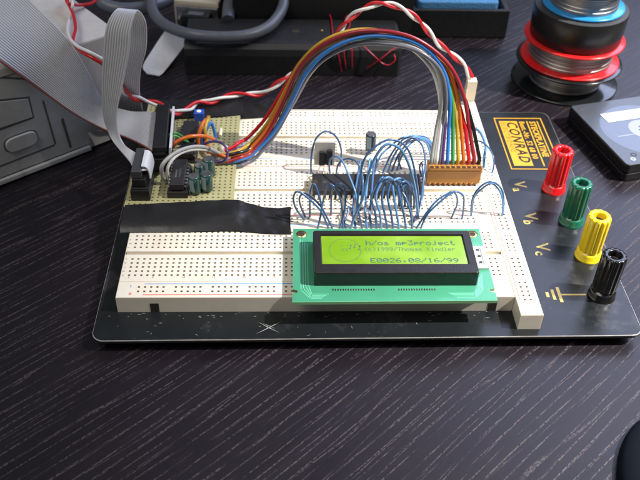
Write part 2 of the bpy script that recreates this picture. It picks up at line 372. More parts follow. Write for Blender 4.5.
post(203.8, 85.2, M['redp'], 'red fluted binding post beside the yellow sticker', 1, .2)
post(206.0, 59.6, M['greenp'], 'dark green fluted binding post between the red and the yellow one', 2.6, -.3)
post(207.2, 34.8, M['yellowp'], 'yellow fluted binding post between the green and the black one', 4.1, .1)
post(206.2, 9.3, M['blackpost'], 'black fluted binding post at the ground symbol near the plate corner')

# ================================================================== breadboard
P = 2.54; XC = 82.45; XL, XR = 0.0, 164.9
cols = [XC + (i - 31) * P for i in range(63)]
buscols = [XC + (g * 6 + k - 29) * P for g in range(10) for k in range(5)]
bb = thing('solderless_breadboard', 'large ivory solderless breadboard of three terminal blocks with striped supply rails', 'breadboard', (XC, 72, ZP))
def strip_body(y0, y1, z1=ZB):
    mb = MB(); b = .35; g = .05
    y0 += g; y1 -= g
    o = [(XL, y0), (XR, y0), (XR, y1), (XL, y1)]
    ins = lambda k, z: [(XL + k, y0 + k, z), (XR - k, y0 + k, z), (XR - k, y1 - k, z), (XL + k, y1 - k, z)]
    mb.rings([ins(0, ZP + .02), ins(0, z1 - b), ins(b * .3, z1 - b * .3), ins(b, z1)], M['ivory'], (True, False), smooth=False)
    return mb, b
def bus(y0, red_front):
    y1 = y0 + 9.5; mb, b = strip_body(y0, y1)
    ry = [y0 + 3.6, y0 + 3.6 + P]
    holes(mb, XL + b, XR - b, y0 + .05 + b, y1 - .05 - b, ZB, [(y, buscols) for y in ry], .47, 2.2, M['ivory'], M['hole'])
    o = mb.build('supply_rail', bb)
    mp = MB(); a, c = (M['printr'], M['printb']) if red_front else (M['printb'], M['printr'])
    rect(mp, 11, 154, y0 + 1.35, y0 + 1.75, ZB + .03, a); rect(mp, 11, 154, y1 - 1.65, y1 - 1.25, ZB + .03, c)
    rect(mp, 5.0, 6.4, y0 + 2.0, y0 + 2.35, ZB + .03, a); rect(mp, 5.52, 5.88, y0 + 1.5, y0 + 2.9, ZB + .033, a)
    rect(mp, 5.2, 5.6, y1 - 3.4, y1 - 2.2, ZB + .03, c)
    mp.build('rail_stripes', o)
    return o
def term(y0):
    y1 = y0 + 35.6; mb, b = strip_body(y0, y1); yc = (y0 + y1) / 2; g = 1.05
    for lo, hi, rows in ((y0 + .05 + b, yc - g, [yc - 3.81 - P * k for k in range(5)]), (yc + g, y1 - .05 - b, [yc + 3.81 + P * k for k in range(5)])):
        holes(mb, XL + b, XR - b, lo, hi, ZB, [(y, cols) for y in rows], .47, 2.2, M['ivory'], M['hole'])
    x0, x1 = XL + b, XR - b; zd = ZB - 2.4
    mb.add([(x0, yc - g, ZB), (x1, yc - g, ZB), (x1, yc - g, zd), (x0, yc - g, zd), (x0, yc + g, ZB), (x1, yc + g, ZB), (x1, yc + g, zd), (x0, yc + g, zd)],
           [(3, 2, 1, 0), (4, 5, 6, 7), (3, 7, 6, 2)], M['ivory'])
    o = mb.build('terminal_block', bb)
    mp = MB()
    for i in range(0, 63, 5):
        for yy in (yc - 3.81 - 4 * P - 1.85, yc + 3.81 + 4 * P + .75):
            text_mb(mp, str(max(1, i)), 1.5, M['printk'], (lambda X, Y: (lambda u, v: (X + u, Y + v, ZB + .03)))(cols[max(1, i) - 1 if i else 0], yy), bold=.02, align='CENTER')
    for k in range(5):
        for yy, ch in ((yc - 3.81 - P * k, 'edcba'[k]), (yc + 3.81 + P * k, 'fghij'[k])):
            for xx in (XL + 1.5, XR - 1.4):
                text_mb(mp, ch, 1.5, M['printk'], (lambda X, Y: (lambda u, v: (X - v, Y + u, ZB + .03)))(xx, yy - .4), bold=.02)
    mp.build('printed_digits', o)
    return o
b0 = bus(0, True); term(9.5); bus(45.1, False); term(54.6); bus(90.2, True); term(99.7); bus(135.3, False)
mb = MB()
for x in (13.6, 154.5):
    mb = MB(); mb.box(x, x + 3.6, -.03, .4, ZP + .02, ZP + 5.0, M['slot'], 0)  # thin dark block stands for the shade inside the notch
    mb.build('locating_slot_shade', b0)
# vertical rail
VX0, VX1, VY0, VY1 = 165.15, 174.6, -10.6, 154.2
mb = MB(); b = .35
ins = lambda k, z: [(VX0 + k, VY0 + k, z), (VX1 - k, VY0 + k, z), (VX1 - k, VY1 - k, z), (VX0 + k, VY1 - k, z)]
mb.rings([ins(0, ZP + .02), ins(0, ZB - b), ins(b * .3, ZB - b * .3), ins(b, ZB)], M['ivory'], (True, False), smooth=False)
yc = (VY0 + VY1) / 2; vr = [(yc + (g * 6 + k - 29) * P, [VX0 + 3.4, VX0 + 3.4 + P]) for g in range(10) for k in range(5)]
holes(mb, VX0 + b, VX1 - b, VY0 + b, VY1 - b, ZB, vr, .47, 2.2, M['ivory'], M['hole'])
vrail = mb.build('supply_rail_strip', label='narrow ivory supply rail standing crosswise along the right end of the breadboard', category='breadboard')
mp = MB(); rect(mp, VX0 + 1.2, VX0 + 1.55, VY0 + 8, VY1 - 8, ZB + .03, M['printr']); rect(mp, VX1 - 1.6, VX1 - 1.25, VY0 + 8, VY1 - 8, ZB + .03, M['printb']); mp.build('rail_stripes', vrail)

# ================================================================== display module
ZL = 20.5; ZW = 27.0
lcd = thing('display_module', 'green display circuit board with black framed yellow-green screen showing text', 'display', (113.5, 14, ZB))
mb = MB(); mb.slab([(72.2, -8.4), (155.2, -7.8), (155.4, -3.2), (153.2, -2.6), (153.2, -1.2), (155.4, -.6), (155.6, 37.4), (72.8, 37.4), (72.5, -1.0), (74.4, -1.6), (74.4, -2.9), (72.4, -3.4)], 18.9, ZL, M['pcbedge'], .08, M['pcb'])
pcb = mb.build('circuit_board', lcd)
mb = MB()
def trace(pts, wd, m=M['trace'], z=ZL + .04):
    for (a, b_), (c, d) in zip(pts, pts[1:]):
        p, q = Vector((a, b_, z)), Vector((c, d, z)); e = (q - p).normalized(); s_ = Vector((-e.y, e.x, 0)) * wd / 2; p -= e * wd * .3; q += e * wd * .3
        mb.add([p - s_, q - s_, q + s_, p + s_], [(0, 1, 2, 3)], m)
for k in range(4):
    o = k * 1.0
    trace([(84 + o, -6.3 + o * .8), (79.5 + o * .2, -6.3 + o * .8), (75.8 + o, -1.5 + o), (75.8 + o, 30 - o)], .35)
    trace([(139 - o, -6.0 + o * .8), (146.5, -6.0 + o * .8), (150.3 - o * .5, -2.2 + o * .8), (151.5 - o * .6, 8 - o)], .35)
    trace([(149 + k * 1.3, 28), (151 + k * 1.2, 23)], .3)
mb.build('board_trace', pcb)
for x, y in ((76.4, 33.6), (152.0, 33.6)):
    mb = MB(); mb.lathe(x, y, [(1.3, ZL + .05), (2.3, ZL + .05), (2.3, ZL + .02)], M['gold'], 28); mb.cyl(x, y, ZL + .02, ZL + .04, 1.35, M['slot'], 24, 0); mb.build('mounting_pad', pcb)
mb = MB()
for x0_, n_ in ((88.5, 17), (115.5, 15)):
    for k in range(n_): rect(mb, x0_ + k * 1.05, x0_ + k * 1.05 + .55, -1.9, -.8, ZL + .04, M['tin'])
    mb.build('solder_pad', pcb); mb = MB()
for k in range(10): rect(mb, 84 + k * 2.54, 85.6 + k * 2.54, 34.0, 35.6, ZL + .04, M['tin'])
mb.build('solder_pad', pcb)
# white connector piece at the right
mb = MB(); mb.box(149.6, 154.9, 10.5, 24.2, ZL + .02, ZL + 1.2, M['white'], .1)
for y in (13, 17, 21): mb.box(151.4, 152.6, y, y + 1.1, ZL + 1.22, ZL + 1.6, M['greyp'], .05)
mb.box(152.9, 153.4, 12, 23, ZL + 1.22, ZL + 1.3, M['dtin'], .02); mb.build('white_connector', lcd)
# bezel frame
BX0, BX1, BY0, BY1, ZT = 81.2, 148.4, .9, 27.6, 27.8
WX0, WX1, WY0, WY1 = 84.2, 145.2, 6.2, 25.0
mb = MB()
o_ = rounded(BX0, BX1, BY0, BY1, .9, 3); n = len(o_)
mb.rings([[(x, y, ZL + .02) for x, y in o_], [(x, y, ZT - .5) for x, y in o_], [(BX0 + (x - BX0) * .994 + .2, BY0 + (y - BY0) * .986 + .2, ZT - .12) for x, y in o_], [(BX0 + (x - BX0) * .988 + .4, BY0 + (y - BY0) * .97 + .4, ZT) for x, y in o_],
          [(min(max(x, WX0), WX1), min(max(y, WY0), WY1), ZT) for x, y in o_]], M['bezel'], (False, False), smooth=False)
wi = [(WX0, WY0), (WX1, WY0), (WX1, WY1), (WX0, WY1)]
mb.rings([[(x, y, ZT) for x, y in wi], [(x + (.5 if x < 100 else -.5), y + (.5 if y < 15 else -.5), ZW - .1) for x, y in wi]], M['bezel'], (False, False), smooth=False)
mb.build('bezel', lcd)
mb = MB(); rect(mb, WX0, WX1, WY0, WY1, ZW, M['lcd']); scr = mb.build('screen', lcd)
FONT = {'h': '10000 10000 10110 11001 10001 10001 10001', '/': '00001 00001 00010 00100 01000 10000 10000', 'o': '00000 00000 01110 10001 10001 10001 01110', 's': '00000 00000 01110 10000 01110 00001 11110',
 'm': '00000 00000 11010 10101 10101 10101 10101', 'p': '00000 00000 11110 10001 11110 10000 10000', '3': '11111 00010 00100 00010 00001 10001 01110', 'r': '00000 00000 10110 11001 10000 10000 10000',
 'j': '00010 00000 00110 00010 00010 10010 01100', 'e': '00000 00000 01110 10001 11111 10000 01110', 'c': '00000 00000 01110 10000 10000 10001 01110', 't': '01000 01000 11100 01000 01000 01001 00110',
 '(': '00010 00100 01000 01000 01000 00100 00010', ')': '01000 00100 00010 00010 00010 00100 01000', '1': '00100 01100 00100 00100 00100 00100 01110', '9': '01110 10001 10001 01111 00001 00010 01100',
 'T': '11111 00100 00100 00100 00100 00100 00100', 'a': '00000 00000 01110 00001 01111 10001 01111', 'K': '10001 10010 10100 11000 10100 10010 10001', 'i': '00100 00000 01100 00100 00100 00100 01110',
 'n': '00000 00000 10110 11001 10001 10001 10001', 'd': '00001 00001 01101 10011 10001 10001 01111', 'l': '01100 00100 00100 00100 00100 00100 01110', 'E': '11111 10000 10000 11110 10000 10000 11111',
 '0': '01110 10001 10011 10101 11001 10001 01110', '2': '01110 10001 00001 00010 00100 01000 11111', '6': '00110 01000 10000 11110 10001 10001 01110', ',': '00000 00000 00000 00000 01100 00100 01000',
 '8': '01110 10001 10001 01110 10001 10001 01110', ' ': ' '.join(['00000'] * 7)}
mb = MB(); zt = ZW + .03
def pix(txt, x, y, cw, chh, fat=1.0):
    dx = cw / 6; dy = chh / 7
    for i, ch in enumerate(txt):
        for r, row in enumerate(FONT[ch].split()):
            for c_, b_ in enumerate(row):
                if b_ == '1':
                    X = x + i * cw + c_ * dx; Y = y + chh - (r + 1) * dy; rect(mb, X, X + dx * fat, Y, Y + dy * .93, zt, M['inkdark'])
pix('h/os mp3project', 103.2, 18.7, 2.56, 3.0, 1.35)
pix('(c)1999/Thomas Kindler', 102.4, 15.0, 1.76, 2.4, .95)
pix('E0026,08/16/99', 104.4, 7.9, 2.64, 2.7, 1.35)
cx, cy, rx, ry = 94.3, 15.6, 6.6, 7.2
for i in range(56):
    a = i * 2 * PI / 56; X = cx + rx * math.cos(a); Y = cy + ry * math.sin(a); rect(mb, X - .2, X + .2, Y - .18, Y + .18, zt, M['inkdark'])
for i in range(16):
    a = i * 2 * PI / 16; X = cx - .1 + 1.1 * math.cos(a); Y = cy + .2 + .8 * math.sin(a); rect(mb, X - .13, X + .13, Y - .13, Y + .13, zt, M['inkdark'])
for X, Y in ((96.5, 16.6), (98.4, 17.2), (100.2, 16.0)):
    rect(mb, X - .5, X + .35, Y - .3, Y + .35, zt, M['inkdark']); rect(mb, X + .1, X + .35, Y + .35, Y + 2.4, zt, M['inkdark']); rect(mb, X + .35, X + .8, Y + 1.7, Y + 2.4, zt, M['inkdark'])
for X in (92.4, 95.2): rect(mb, X, X + .9, 18.3, 18.55, zt, M['inkdark'])
mb.build('screen_lettering', scr)
mb = MB()
for k in range(20): mb.box(83.6 + k * P, 84.3 + k * P, 35.0, 35.7, ZB - 1, 18.9, M['gold'], .05)
mb.box(82.6, 134.2, 34.1, 36.6, ZB + .02, 17.6, M['blackp'], .1); mb.build('pin_header', lcd)
for x in (74.8, 153.3):
    mb = MB(); mb.cyl(x, 4, ZB + .01, 18.88, 1.9, M['white'], 20); mb.build('spacer', lcd)

# ================================================================== parts on the breadboard
def dip(mb_, pins_mb, x0, x1, y0, y1, zb, h, n, notch_left=True):
    mb_.slab([(x0, y0), (x1, y0), (x1, y1), (x0, y1)], zb, zb + h, M['chip'], .35)
def chip_thing(name, label, x0, x1, yc_, bw, sp, zb, n, parent=None):
    t = parent or thing(name, label, 'microchip', ((x0 + x1) / 2, yc_, ZB))
    mb = MB(); mb.box(x0, x1, yc_ - bw / 2, yc_ + bw / 2, zb, zb + 3.6, M['chip'], .35)
    mb.cyl(x0 + 5.8, yc_, zb + 3.6, zb + 3.64, 1.1, M['greyp'], 20, .01)
    mb.build('chip_body', t)
    mb = MB()
    for k in range(n):
        x = (x0 + x1) / 2 + (k - (n - 1) / 2) * P
        for s_ in (-1, 1):
            y = yc_ + s_ * sp / 2
            mb.box(x - .75, x + .75, min(y, y - s_ * 1.0), max(y, y - s_ * 1.0), zb + 1.3, zb + 1.7, M['tin'], .05)
            mb.box(x - .7, x + .7, y - .15, y + .15, zb - .6, zb + 1.65, M['tin'], .05)
            mb.box(x - .28, x + .28, y - .14, y + .14, ZB - 1.5, zb - .55, M['tin'], .03)
    mb.build('pin_rows', t)
    return t
chip = chip_thing('microcontroller_chip', 'long black forty-pin chip plugged across the middle groove under the blue wires', 82.2, 134.0, 72.4, 13.6, 15.4, 16.4, 20)
mb = MB(); mb.cyl(83.2, 72.4, 20.0, 20.03, 1.6, M['slot'], 20, .01); rect(mb, 86.9, 87.1, 65.8, 79.0, 20.03, M['greyp']); mb.build('notch', chip)

t = thing('regulator', 'upright silver-backed three-leg regulator standing behind the long chip', 'transistor', (88, 86.2, ZB))
mb = MB(); mb.box(83.3, 93.2, 86.0, 87.2, 20, 33.2, M['alu'], .15); mb.build('metal_tab', t)
mb = MB(); mb.box(85.6, 88.1, 84.4, 85.98, 20.4, 28.6, M['chip'], .5); mb.box(89.3, 91.9, 84.2, 85.98, 20.6, 29.6, M['chip'], .6); mb.box(88.1, 89.3, 85.2, 85.98, 21, 27, M['greyp'], .2); mb.build('tab_reflections', t)  # dark blocks and grey strip mimic reflections in the metal tab
for dx in (-P, 0, P):
    mb = MB(); mb.tube(spline([(88 + dx * 1.0, 86.0, ZB - 1), (88 + dx * 1.0, 86, ZB + 1.5), (88 + dx * .8, 85.8, ZB + 3.5), (88.4 + dx * .7, 85.4, 20.8)], 4), .36, M['tin'], 6); mb.build('leg', t)
def ecap(name, label, x, y, zb, r, h, m, parent=None, lean=(0, 0), group=None):
    t = parent
    if parent is None: t = thing(name, label, 'capacitor', (x, y, ZB))
    mb = MB(); n_ = 28; prof = [(r * .8, 0), (r, .5), (r * .95, 1.2), (r, 1.9), (r, h - .6), (r * .93, h - .15), (r * .84, h)]
    rr = [[(x + lean[0] * z / h + a * math.cos(k * 2 * PI / n_), y + lean[1] * z / h + a * math.sin(k * 2 * PI / n_), zb + z) for k in range(n_)] for a, z in prof]
    mb.rings(rr, m, (True, False)); mb.add(rr[-1], [tuple(range(n_))], M['tin'])
    # pale polarity stripe round one side
    k0 = 17; st = [[Vector(rr[i][k % n_]) + (Vector(rr[i][k % n_]) - Vector((x + lean[0] * prof[i][1] / h, y + lean[1] * prof[i][1] / h, zb + prof[i][1]))).normalized() * .06 for k in range(k0, k0 + 5)] for i in (3, 4)]
    mb.add(st[0] + st[1], [(k, k + 1, k + 6, k + 5) for k in range(4)], M['capstripe'])
    if parent is None:
        mb.build('can', t)
        for s_ in (-1, 1):
            mb = MB(); mb.tube([(x + s_ * 1.2, y, ZB - 1), (x + s_ * 1.2, y, zb + .2)], .28, M['tin'], 6); mb.build('leg', t)
    else: mb.build('capacitor', parent)
    return t
ecap('electrolytic_capacitor', 'small dark blue capacitor standing alone on the breadboard behind the long chip', 112.3, 103.4, 17.2, 2.7, 9.6, M['capblue'], lean=(-.3, 0))

# ================================================================== ochre multi-pin connector + rainbow harness
har = thing('rainbow_harness', 'thick arching bundle of multicoloured wires ending in an ochre ten-way connector', 'wire harness', (150, 78, ZB))
mb = MB(); HX0, HX1, HY0, HY1, HZ0, HZ1 = 137.4, 163.2, 76.0, 81.8, 16.4, 26.2
mb.box(HX0, HX1, HY0, HY1, HZ0, HZ1, M['brown'], .3)
mb.box(HX0, HX1 + .3, HY0 - .55, HY0 + .3, HZ1 - 3.0, HZ1 - 1.9, M['brown'], .25)
mb.box(HX0 + .3, HX1 + .0, HY0 - .9, HY0 + .1, HZ1 - 1.6, HZ1 + .25, M['brown'], .3)
for k in range(10):
    x = 138.9 + k * P; mb.cyl(x, HY0 + .6, HZ0 - .5, HZ0 + .6, .95, M['brown'], 14, .15)
hsg = mb.build('connector_housing', har)
mb = MB()
for k in range(10):
    x = 138.9 + k * P; mb.cyl(x, 78.9, HZ1 - .2, HZ1 + .05, 1.05, M['brownd'], 16, .02)
    mb.box(x - .85, x + .85, HY0 - .92, HY0 + .5, HZ1 + .1, HZ1 + .32, M['brownd'], .03)
mb.build('wire_entry', hsg)
mb = MB()
for k in range(10):
    x = 138.9 + k * P; mb.box(x - .3, x + .3, 78.6, 79.2, ZB - 1.5, HZ0 + .1, M['gold'], .05)
mb.build('contact_pins', hsg)
cen = [at(226, 157, 19.5), at(238, 153.5, 21), atY(252, 146, 100), atY(270, 126, 103), atY(287, 96, 105), atY(303, 67, 104), atY(325, 46.5, 103), atY(355, 35, 101), atY(387, 35, 98), atY(417, 45, 95), atY(441, 67, 91), atY(452, 96, 87), atY(455, 126, 84)]
cp = spline(cen, 10); NC = len(cp)
order = ['grey', 'white', 'violet', 'blue', 'green', 'yellow', 'orange', 'red', 'brown', 'black']
tubeR = .95
def harness_wire(i, col, slot, r=tubeR):
    pts = []
    q = (i - 4.5)
    for k, c in enumerate(cp):
        u = k / (NC - 1); t_ = (cp[min(k + 1, NC - 1)] - cp[max(k - 1, 0)]).normalized()
        side = Vector((0, 1, 0)); side = (side - t_ * side.dot(t_)).normalized(); up_ = side.cross(t_)
        # two layers of five, slowly rolling over along the arc
        a_, b_ = (slot % 5 - 2) * 1.75, (slot // 5 - .5) * 1.8
        b_ += .5 * math.sin(u * 9 + slot * 2.1); a_ += .8 * math.sin(u * 6 + slot * 1.7) + .4 * math.sin(u * 17 + slot)
        th = -.5 + 1.5 * u; ca, sa = math.cos(th), math.sin(th)
        bulge = 1 + .35 * math.sin(min(1, u * 1.1) * PI)
        off = side * (a_ * ca - b_ * sa) * bulge + up_ * (a_ * sa + b_ * ca) * bulge
        fan = max(0, (u - .76) / .24) ** 1.2
        ideal = Vector((q * P * .74, -.3 * q * .3, 0))
        pts.append(c + off * (1 - fan) + ideal * fan)
    xe = 138.9 + i * P
    pts2 = pts + spline([pts[-1], Vector((xe * .72 + pts[-1].x * .28, 80.6, 33.5)), Vector((xe, 79.0, 29.2)), Vector((xe, 78.9, HZ1 - .1))], 5)[1:]
    mb = MB(); mb.tube(pts2, r, W[col], 10); mb.build('harness_wire', har)
slots = [6, 9, 8, 5, 7, 3, 1, 4, 0, 2]
for i, col in enumerate(order): harness_wire(i, col, slots[i])
# a second grey lead beside the first and the dark slate lead under the bundle
harness_wire(0.45, 'grey', 11, .85); harness_wire(1.5, 'slate', 10)

# ================================================================== perforated board with its circuit
pb = thing('prototype_board', 'olive perforated prototype board with ribbon headers, chips and green capacitors', 'circuit board', (21, 98, ZB))
ZF = 17.2
mb = MB(); X0, X1, Y0, Y1 = -4.6, 45.2, 56.6, 146.5
mb.rings([[(X0, Y0, ZF - 1.6), (X1, Y0, ZF - 1.6), (X1, Y1, ZF - 1.6), (X0, Y1, ZF - 1.6)], [(X0, Y0, ZF), (X1, Y0, ZF), (X1, Y1, ZF), (X0, Y1, ZF)]], M['perf'], (True, False), smooth=False)
ys_ = [Y0 + 2.2 + k * P for k in range(34)]; xs_ = [X0 + 2.0 + k * P for k in range(19)]
holes(mb, X0, X1, Y0, Y1, ZF, [(y, xs_) for y in ys_], .45, 1.2, M['perf'], M['perfhole'])
mb.build('perforated_board', pb)
# ribbon header (long, for the wide cable)
def obox(mb, c, ux, lx, ly, z0, z1, m, bev=.25):
    ux = Vector(ux).normalized(); uy = Vector((-ux.y, ux.x)); mb.slab(oriented(c, ux, uy, [(-lx / 2, -ly / 2), (lx / 2, -ly / 2), (lx / 2, ly / 2), (-lx / 2, ly / 2)]), z0, z1, m, bev)
idx = (0.995, 0.06)
mb = MB(); obox(mb, (8.3, 104.5), idx, 9.0, 42, ZF + .02, 24.6, M['blackp']); mb.build('box_header', pb)
mb = MB(); obox(mb, (13.4, 104.4), idx, 1.1, 37, 27.2, 30.0, M['ribbonl'], .2); obox(mb, (12.9, 104.4), idx, .8, 37, 24.7, 27.4, M['ribbon'], .1); mb.build('ribbon_tail', pb)
mb = MB(); obox(mb, (2.6, 73.0), (1, 0), 8.6, 24, ZF + .02, 23.0, M['blackp']); obox(mb, (2.6, 62.5), (1, 0), 7.8, 1.6, 23.05, 23.6, M['blackp']); mb.build('box_header', pb)
# soldered pins on the header side
chip_thing('x', '', 14.8, 24.6, 72.6, 6.4, 7.6, 19.2, 4, parent=None) if False else None
# chip: long side along y
def chip_y(xc, yc_, ly, wx, zb, n, marks=True):
    mb = MB(); mb.box(xc - wx / 2, xc + wx / 2, yc_ - ly / 2, yc_ + ly / 2, zb, zb + 3.4, M['chip'], .35)
    if marks:
        for k, (a, b_) in enumerate(((-4.5, 1.5), (-4.5, 2.8))): rect(mb, xc - 1.4 + k * 1.7, xc - .6 + k * 1.7, yc_ + a, yc_ + b_, zb + 3.42, M['greyp'] if k else M['dtin'])
    o = mb.build('chip_body', pb)
    mb = MB()
    for k in range(n):
        y = yc_ + (k - (n - 1) / 2) * P
        for s_ in (-1, 1):
            x = xc + s_ * (wx / 2 + .55); mb.box(x - .5, x + .5, y - .6, y + .6, zb + 1.3, zb + 1.75, M['tin'], .05); mb.box(x + s_ * .35 - .14, x + s_ * .35 + .14, y - .5, y + .5, zb - .8, zb + 1.5, M['tin'], .03)
    mb.build('pin_rows', o)
    mb = MB(); mb.box(xc - wx / 2 - 1.4, xc + wx / 2 + 1.4, yc_ - ly / 2 - .8, yc_ + ly / 2 + .8, ZF + .02, zb - .6, M['socket'], .2); mb.build('chip_socket', o)
chip_y(19.3, 74.0, 20.5, 6.6, 21.2, 8)
chip_y(21.0, 96.4, 10, 6.6, 19.4, 4, False)
chip_y(20.8, 115.0, 15, 8.0, 18.4, 5, False)
for x, y, r, h in ((32.8, 80.8, 2.9, 9.6), (28.3, 79.4, 2.4, 7.2), (32.4, 69.4, 2.9, 9.6), (27.4, 67.2, 2.7, 9.6), (26.9, 86.2, 1.9, 5.2)):
    ecap('', '', x, y, ZF + .4, r, h, M['cappet'], parent=pb, lean=(random.uniform(-.6, .6), random.uniform(-.4, .6)))
mb = MB(); mb.box(21.5, 26.5, 128.5, 133.2, ZF + .02, 22.0, M['trimmer'], .2); mb.cyl(24, 130.8, 22, 22.4, 1.3, M['white'], 16); mb.build('trimmer', pb)
mb = MB(); mb.tube([(36, 112.5, ZF + 1.6), (36.0, 118.5, ZF + 1.8)], lambda u: 1.0 + .25 * math.sin(u * PI * 3) ** 2, M['cream'], 12); mb.build('resistor', pb)
mb = MB(); mb.lathe(38.3, 103, [(2.6, ZF + .02), (2.4, ZF + 1.2), (1.5, ZF + 2.2), (0.01, ZF + 2.6)], M['glue'], 20); mb.build('glue_blob', pb)
# loose leads on the board: (colour, radius, [(px, py, z)])
leads = [('green', .62, [(169, 149, 18), (168, 137, 27), (175, 133, 29), (184, 138, 24), (192, 147, 18)]), ('green', .62, [(172, 149, 18), (170, 141, 26), (175, 136, 28), (186, 142, 23), (190, 147, 18)]),
 ('orange', .95, [(167, 154, 18), (176, 143, 27), (188, 137, 30), (203, 136, 28), (214, 139, 22)]), ('red', .8, [(165, 151, 18), (176, 141.5, 26), (190, 136, 28.5), (200, 136, 26)]),
 ('orange', .95, [(198, 147, 18), (199, 134, 25), (203, 123, 29), (207, 119, 26), (208, 117, 20)]), ('yellow', .9, [(207, 143, 18), (205, 130, 26), (208, 119, 28), (209, 117, 20)]),
 ('blue', .8, [(203, 143, 18), (206, 131, 25), (211, 123, 28), (214, 130, 24), (216, 141, 18)]), ('blue', .7, [(201, 144, 18), (203, 133, 24), (209, 124, 26), (211, 123, 20)]),
 ('grey', .95, [(226, 157, 19.5), (208, 148, 26), (192, 147, 30), (175, 153, 32), (163, 164, 30), (162, 174, 24), (166, 181, 19)]), ('white', .8, [(226, 156, 19.5), (207, 150, 25), (190, 150, 29), (176, 156, 30), (168, 167, 27), (168, 179, 20)]),
 ('orange', .95, [(228, 158, 19.5), (216, 154, 21), (207, 151, 20), (202, 147, 18)]), ('orange', .9, [(228, 158, 21), (216, 152, 22), (208, 146, 21), (204, 140, 18)]),
 ('violet', .62, [(196, 149, 22), (204, 144, 27), (214, 141.5, 30), (223, 144, 31), (227.5, 152, 29), (225, 160, 25), (218, 163, 21), (215, 160, 19), (219, 155, 18)]), ('slate', .8, [(230, 158, 20), (222, 161, 20), (216, 159, 19), (214, 153, 18)]),
 ('black', .7, [(196, 149, 18), (195, 140, 22), (199, 134, 19)])]
for col, r, pts in leads:
    mb = MB(); mb.tube(spline([at(*p) for p in pts], 7), r, W[col], 9); mb.build('hookup_wire', pb)

# ================================================================== ribbons
def ribbon_mb(A, B, ncond, m, mweb, th=.45, sub=10, stripe=None):
    a, b_ = spline(A, sub), spline(B, sub); n = min(len(a), len(b_)); mb = MB(); q = 4; nc = ncond * q + 1
    top = []; bot = []
    for k in range(n):
        p, w_ = a[k], b_[k] - a[k]; t_ = (a[min(k + 1, n - 1)] - a[max(k - 1, 0)]) + (b_[min(k + 1, n - 1)] - b_[max(k - 1, 0)]); nn = t_.cross(w_).normalized()
        rt = []; rb = []
        for j in range(nc):
            u = j / (nc - 1); h = th * (.35 + .65 * abs(math.sin(PI * j / q))) ; c = p + w_ * u
            rt.append(c + nn * h); rb.append(c - nn * h)
        top.append(rt); bot.append(rb)
    def sheet(g, flip):
        for j in range(nc - 1):
            cond = j // q; mm = stripe if (stripe and cond == 0) else (mweb if (j % q == 0) and mweb else m)
            vs = [g[k][jj] for k in range(n) for jj in (j, j + 1)]
            fs = [(2 * k, 2 * k + 1, 2 * k + 3, 2 * k + 2) for k in range(n - 1)]
            if flip: fs = [f[::-1] for f in fs]
            mb.add(vs, fs, mm, True)
    sheet(top, False); sheet(bot, True)
    for j, mm in ((0, stripe or m), (nc - 1, m)):
        vs = [g[k][j] for k in range(n) for g in (top, bot)]; mb.add(vs, [(2 * k, 2 * k + 1, 2 * k + 3, 2 * k + 2) for k in range(n - 1)], mm)
    return mb
wr = thing('wide_ribbon_cable', 'wide grey ribbon cable with red edge sweeping over the beige case into a black header', 'ribbon cable', (8, 104, 24.6))
A = [(5.5, 86.6, 26.8), at(143, 146, 26.5), at(125, 137.5, 26), at(100, 128, 28), at(70, 112, 38), at(35, 87, 52), at(0, 62, 68), at(-32, 38, 78)]
B = [(7.5, 121.6, 26.8), at(148, 112, 26.5), at(128, 111, 26), at(104, 101, 33), at(88, 72, 52), at(66, 37, 69), at(30, 1, 80), at(0, -28, 88)]
ribbon_mb(A, B, 30, M['ribbon'], M['ribbond'], .42, 10, M['redstripe']).build('ribbon', wr)
mb = MB(); obox(mb, (8.3, 104.5), idx, 6.6, 38.5, 24.65, 26.3, M['blackp']); obox(mb, (8.3, 104.5), idx, 6.6, 38.5, 27.3, 30.6, M['blackp'], .4); obox(mb, (8.3, 104.5), idx, 5.2, 40, 26.2, 27.5, M['blackp'], .1); mb.build('plug', wr)
nr = thing('narrow_ribbon_cable', 'narrow pale grey ribbon cable looping upward out of the small black header', 'ribbon cable', (2.6, 73, 23))
A = [(6.5, 67.5, 30.0), (1, 66.8, 30.4), at(129, 161, 29), at(119, 149, 29), at(110, 135, 32), at(103, 115, 43), at(102, 88, 58), at(103.5, 50, 78), at(107, 24, 90), at(118, 9, 94), at(127, 22, 84), at(127, 50, 68), at(122, 75, 50), at(118, 95, 32), at(114, 112, 16)]
B = [(6.5, 80.5, 30.0), (1, 80.8, 30.4), at(134, 152, 29), at(124, 144, 31), at(118, 131, 37), at(117, 112, 47), at(122, 88, 60), at(129, 52, 78), at(131, 30, 88), at(137, 11, 94), at(146, 22, 84), at(146.5, 48, 70), at(141, 70, 54), at(140, 92, 34), at(143, 111, 16)]
ribbon_mb(A, B, 10, M['ribbonl'], M['ribbon'], .5, 10).build('ribbon', nr)
mb = MB(); obox(mb, (2.2, 73.6), (1, 0), 6.0, 20, 23.1, 27.4, M['blackp']); obox(mb, (1.4, 73.6), (1, 0), 4.6, 19, 27.5, 31.6, M['greyp'], .4); mb.build('plug', nr)
Af = [(3.6, 67.3, 32.2), (5.4, 67.2, 32.0), (6.6, 67.2, 30), (7.0, 67.2, 25.4)]; Bf = [(3.6, 80.3, 32.2), (5.4, 80.3, 32.0), (6.6, 80.3, 30), (7.0, 80.3, 25.4)]
ribbon_mb(Af, Bf, 10, M['ribbonl'], M['ribbonl'], .45, 6).build('folded_end', nr)
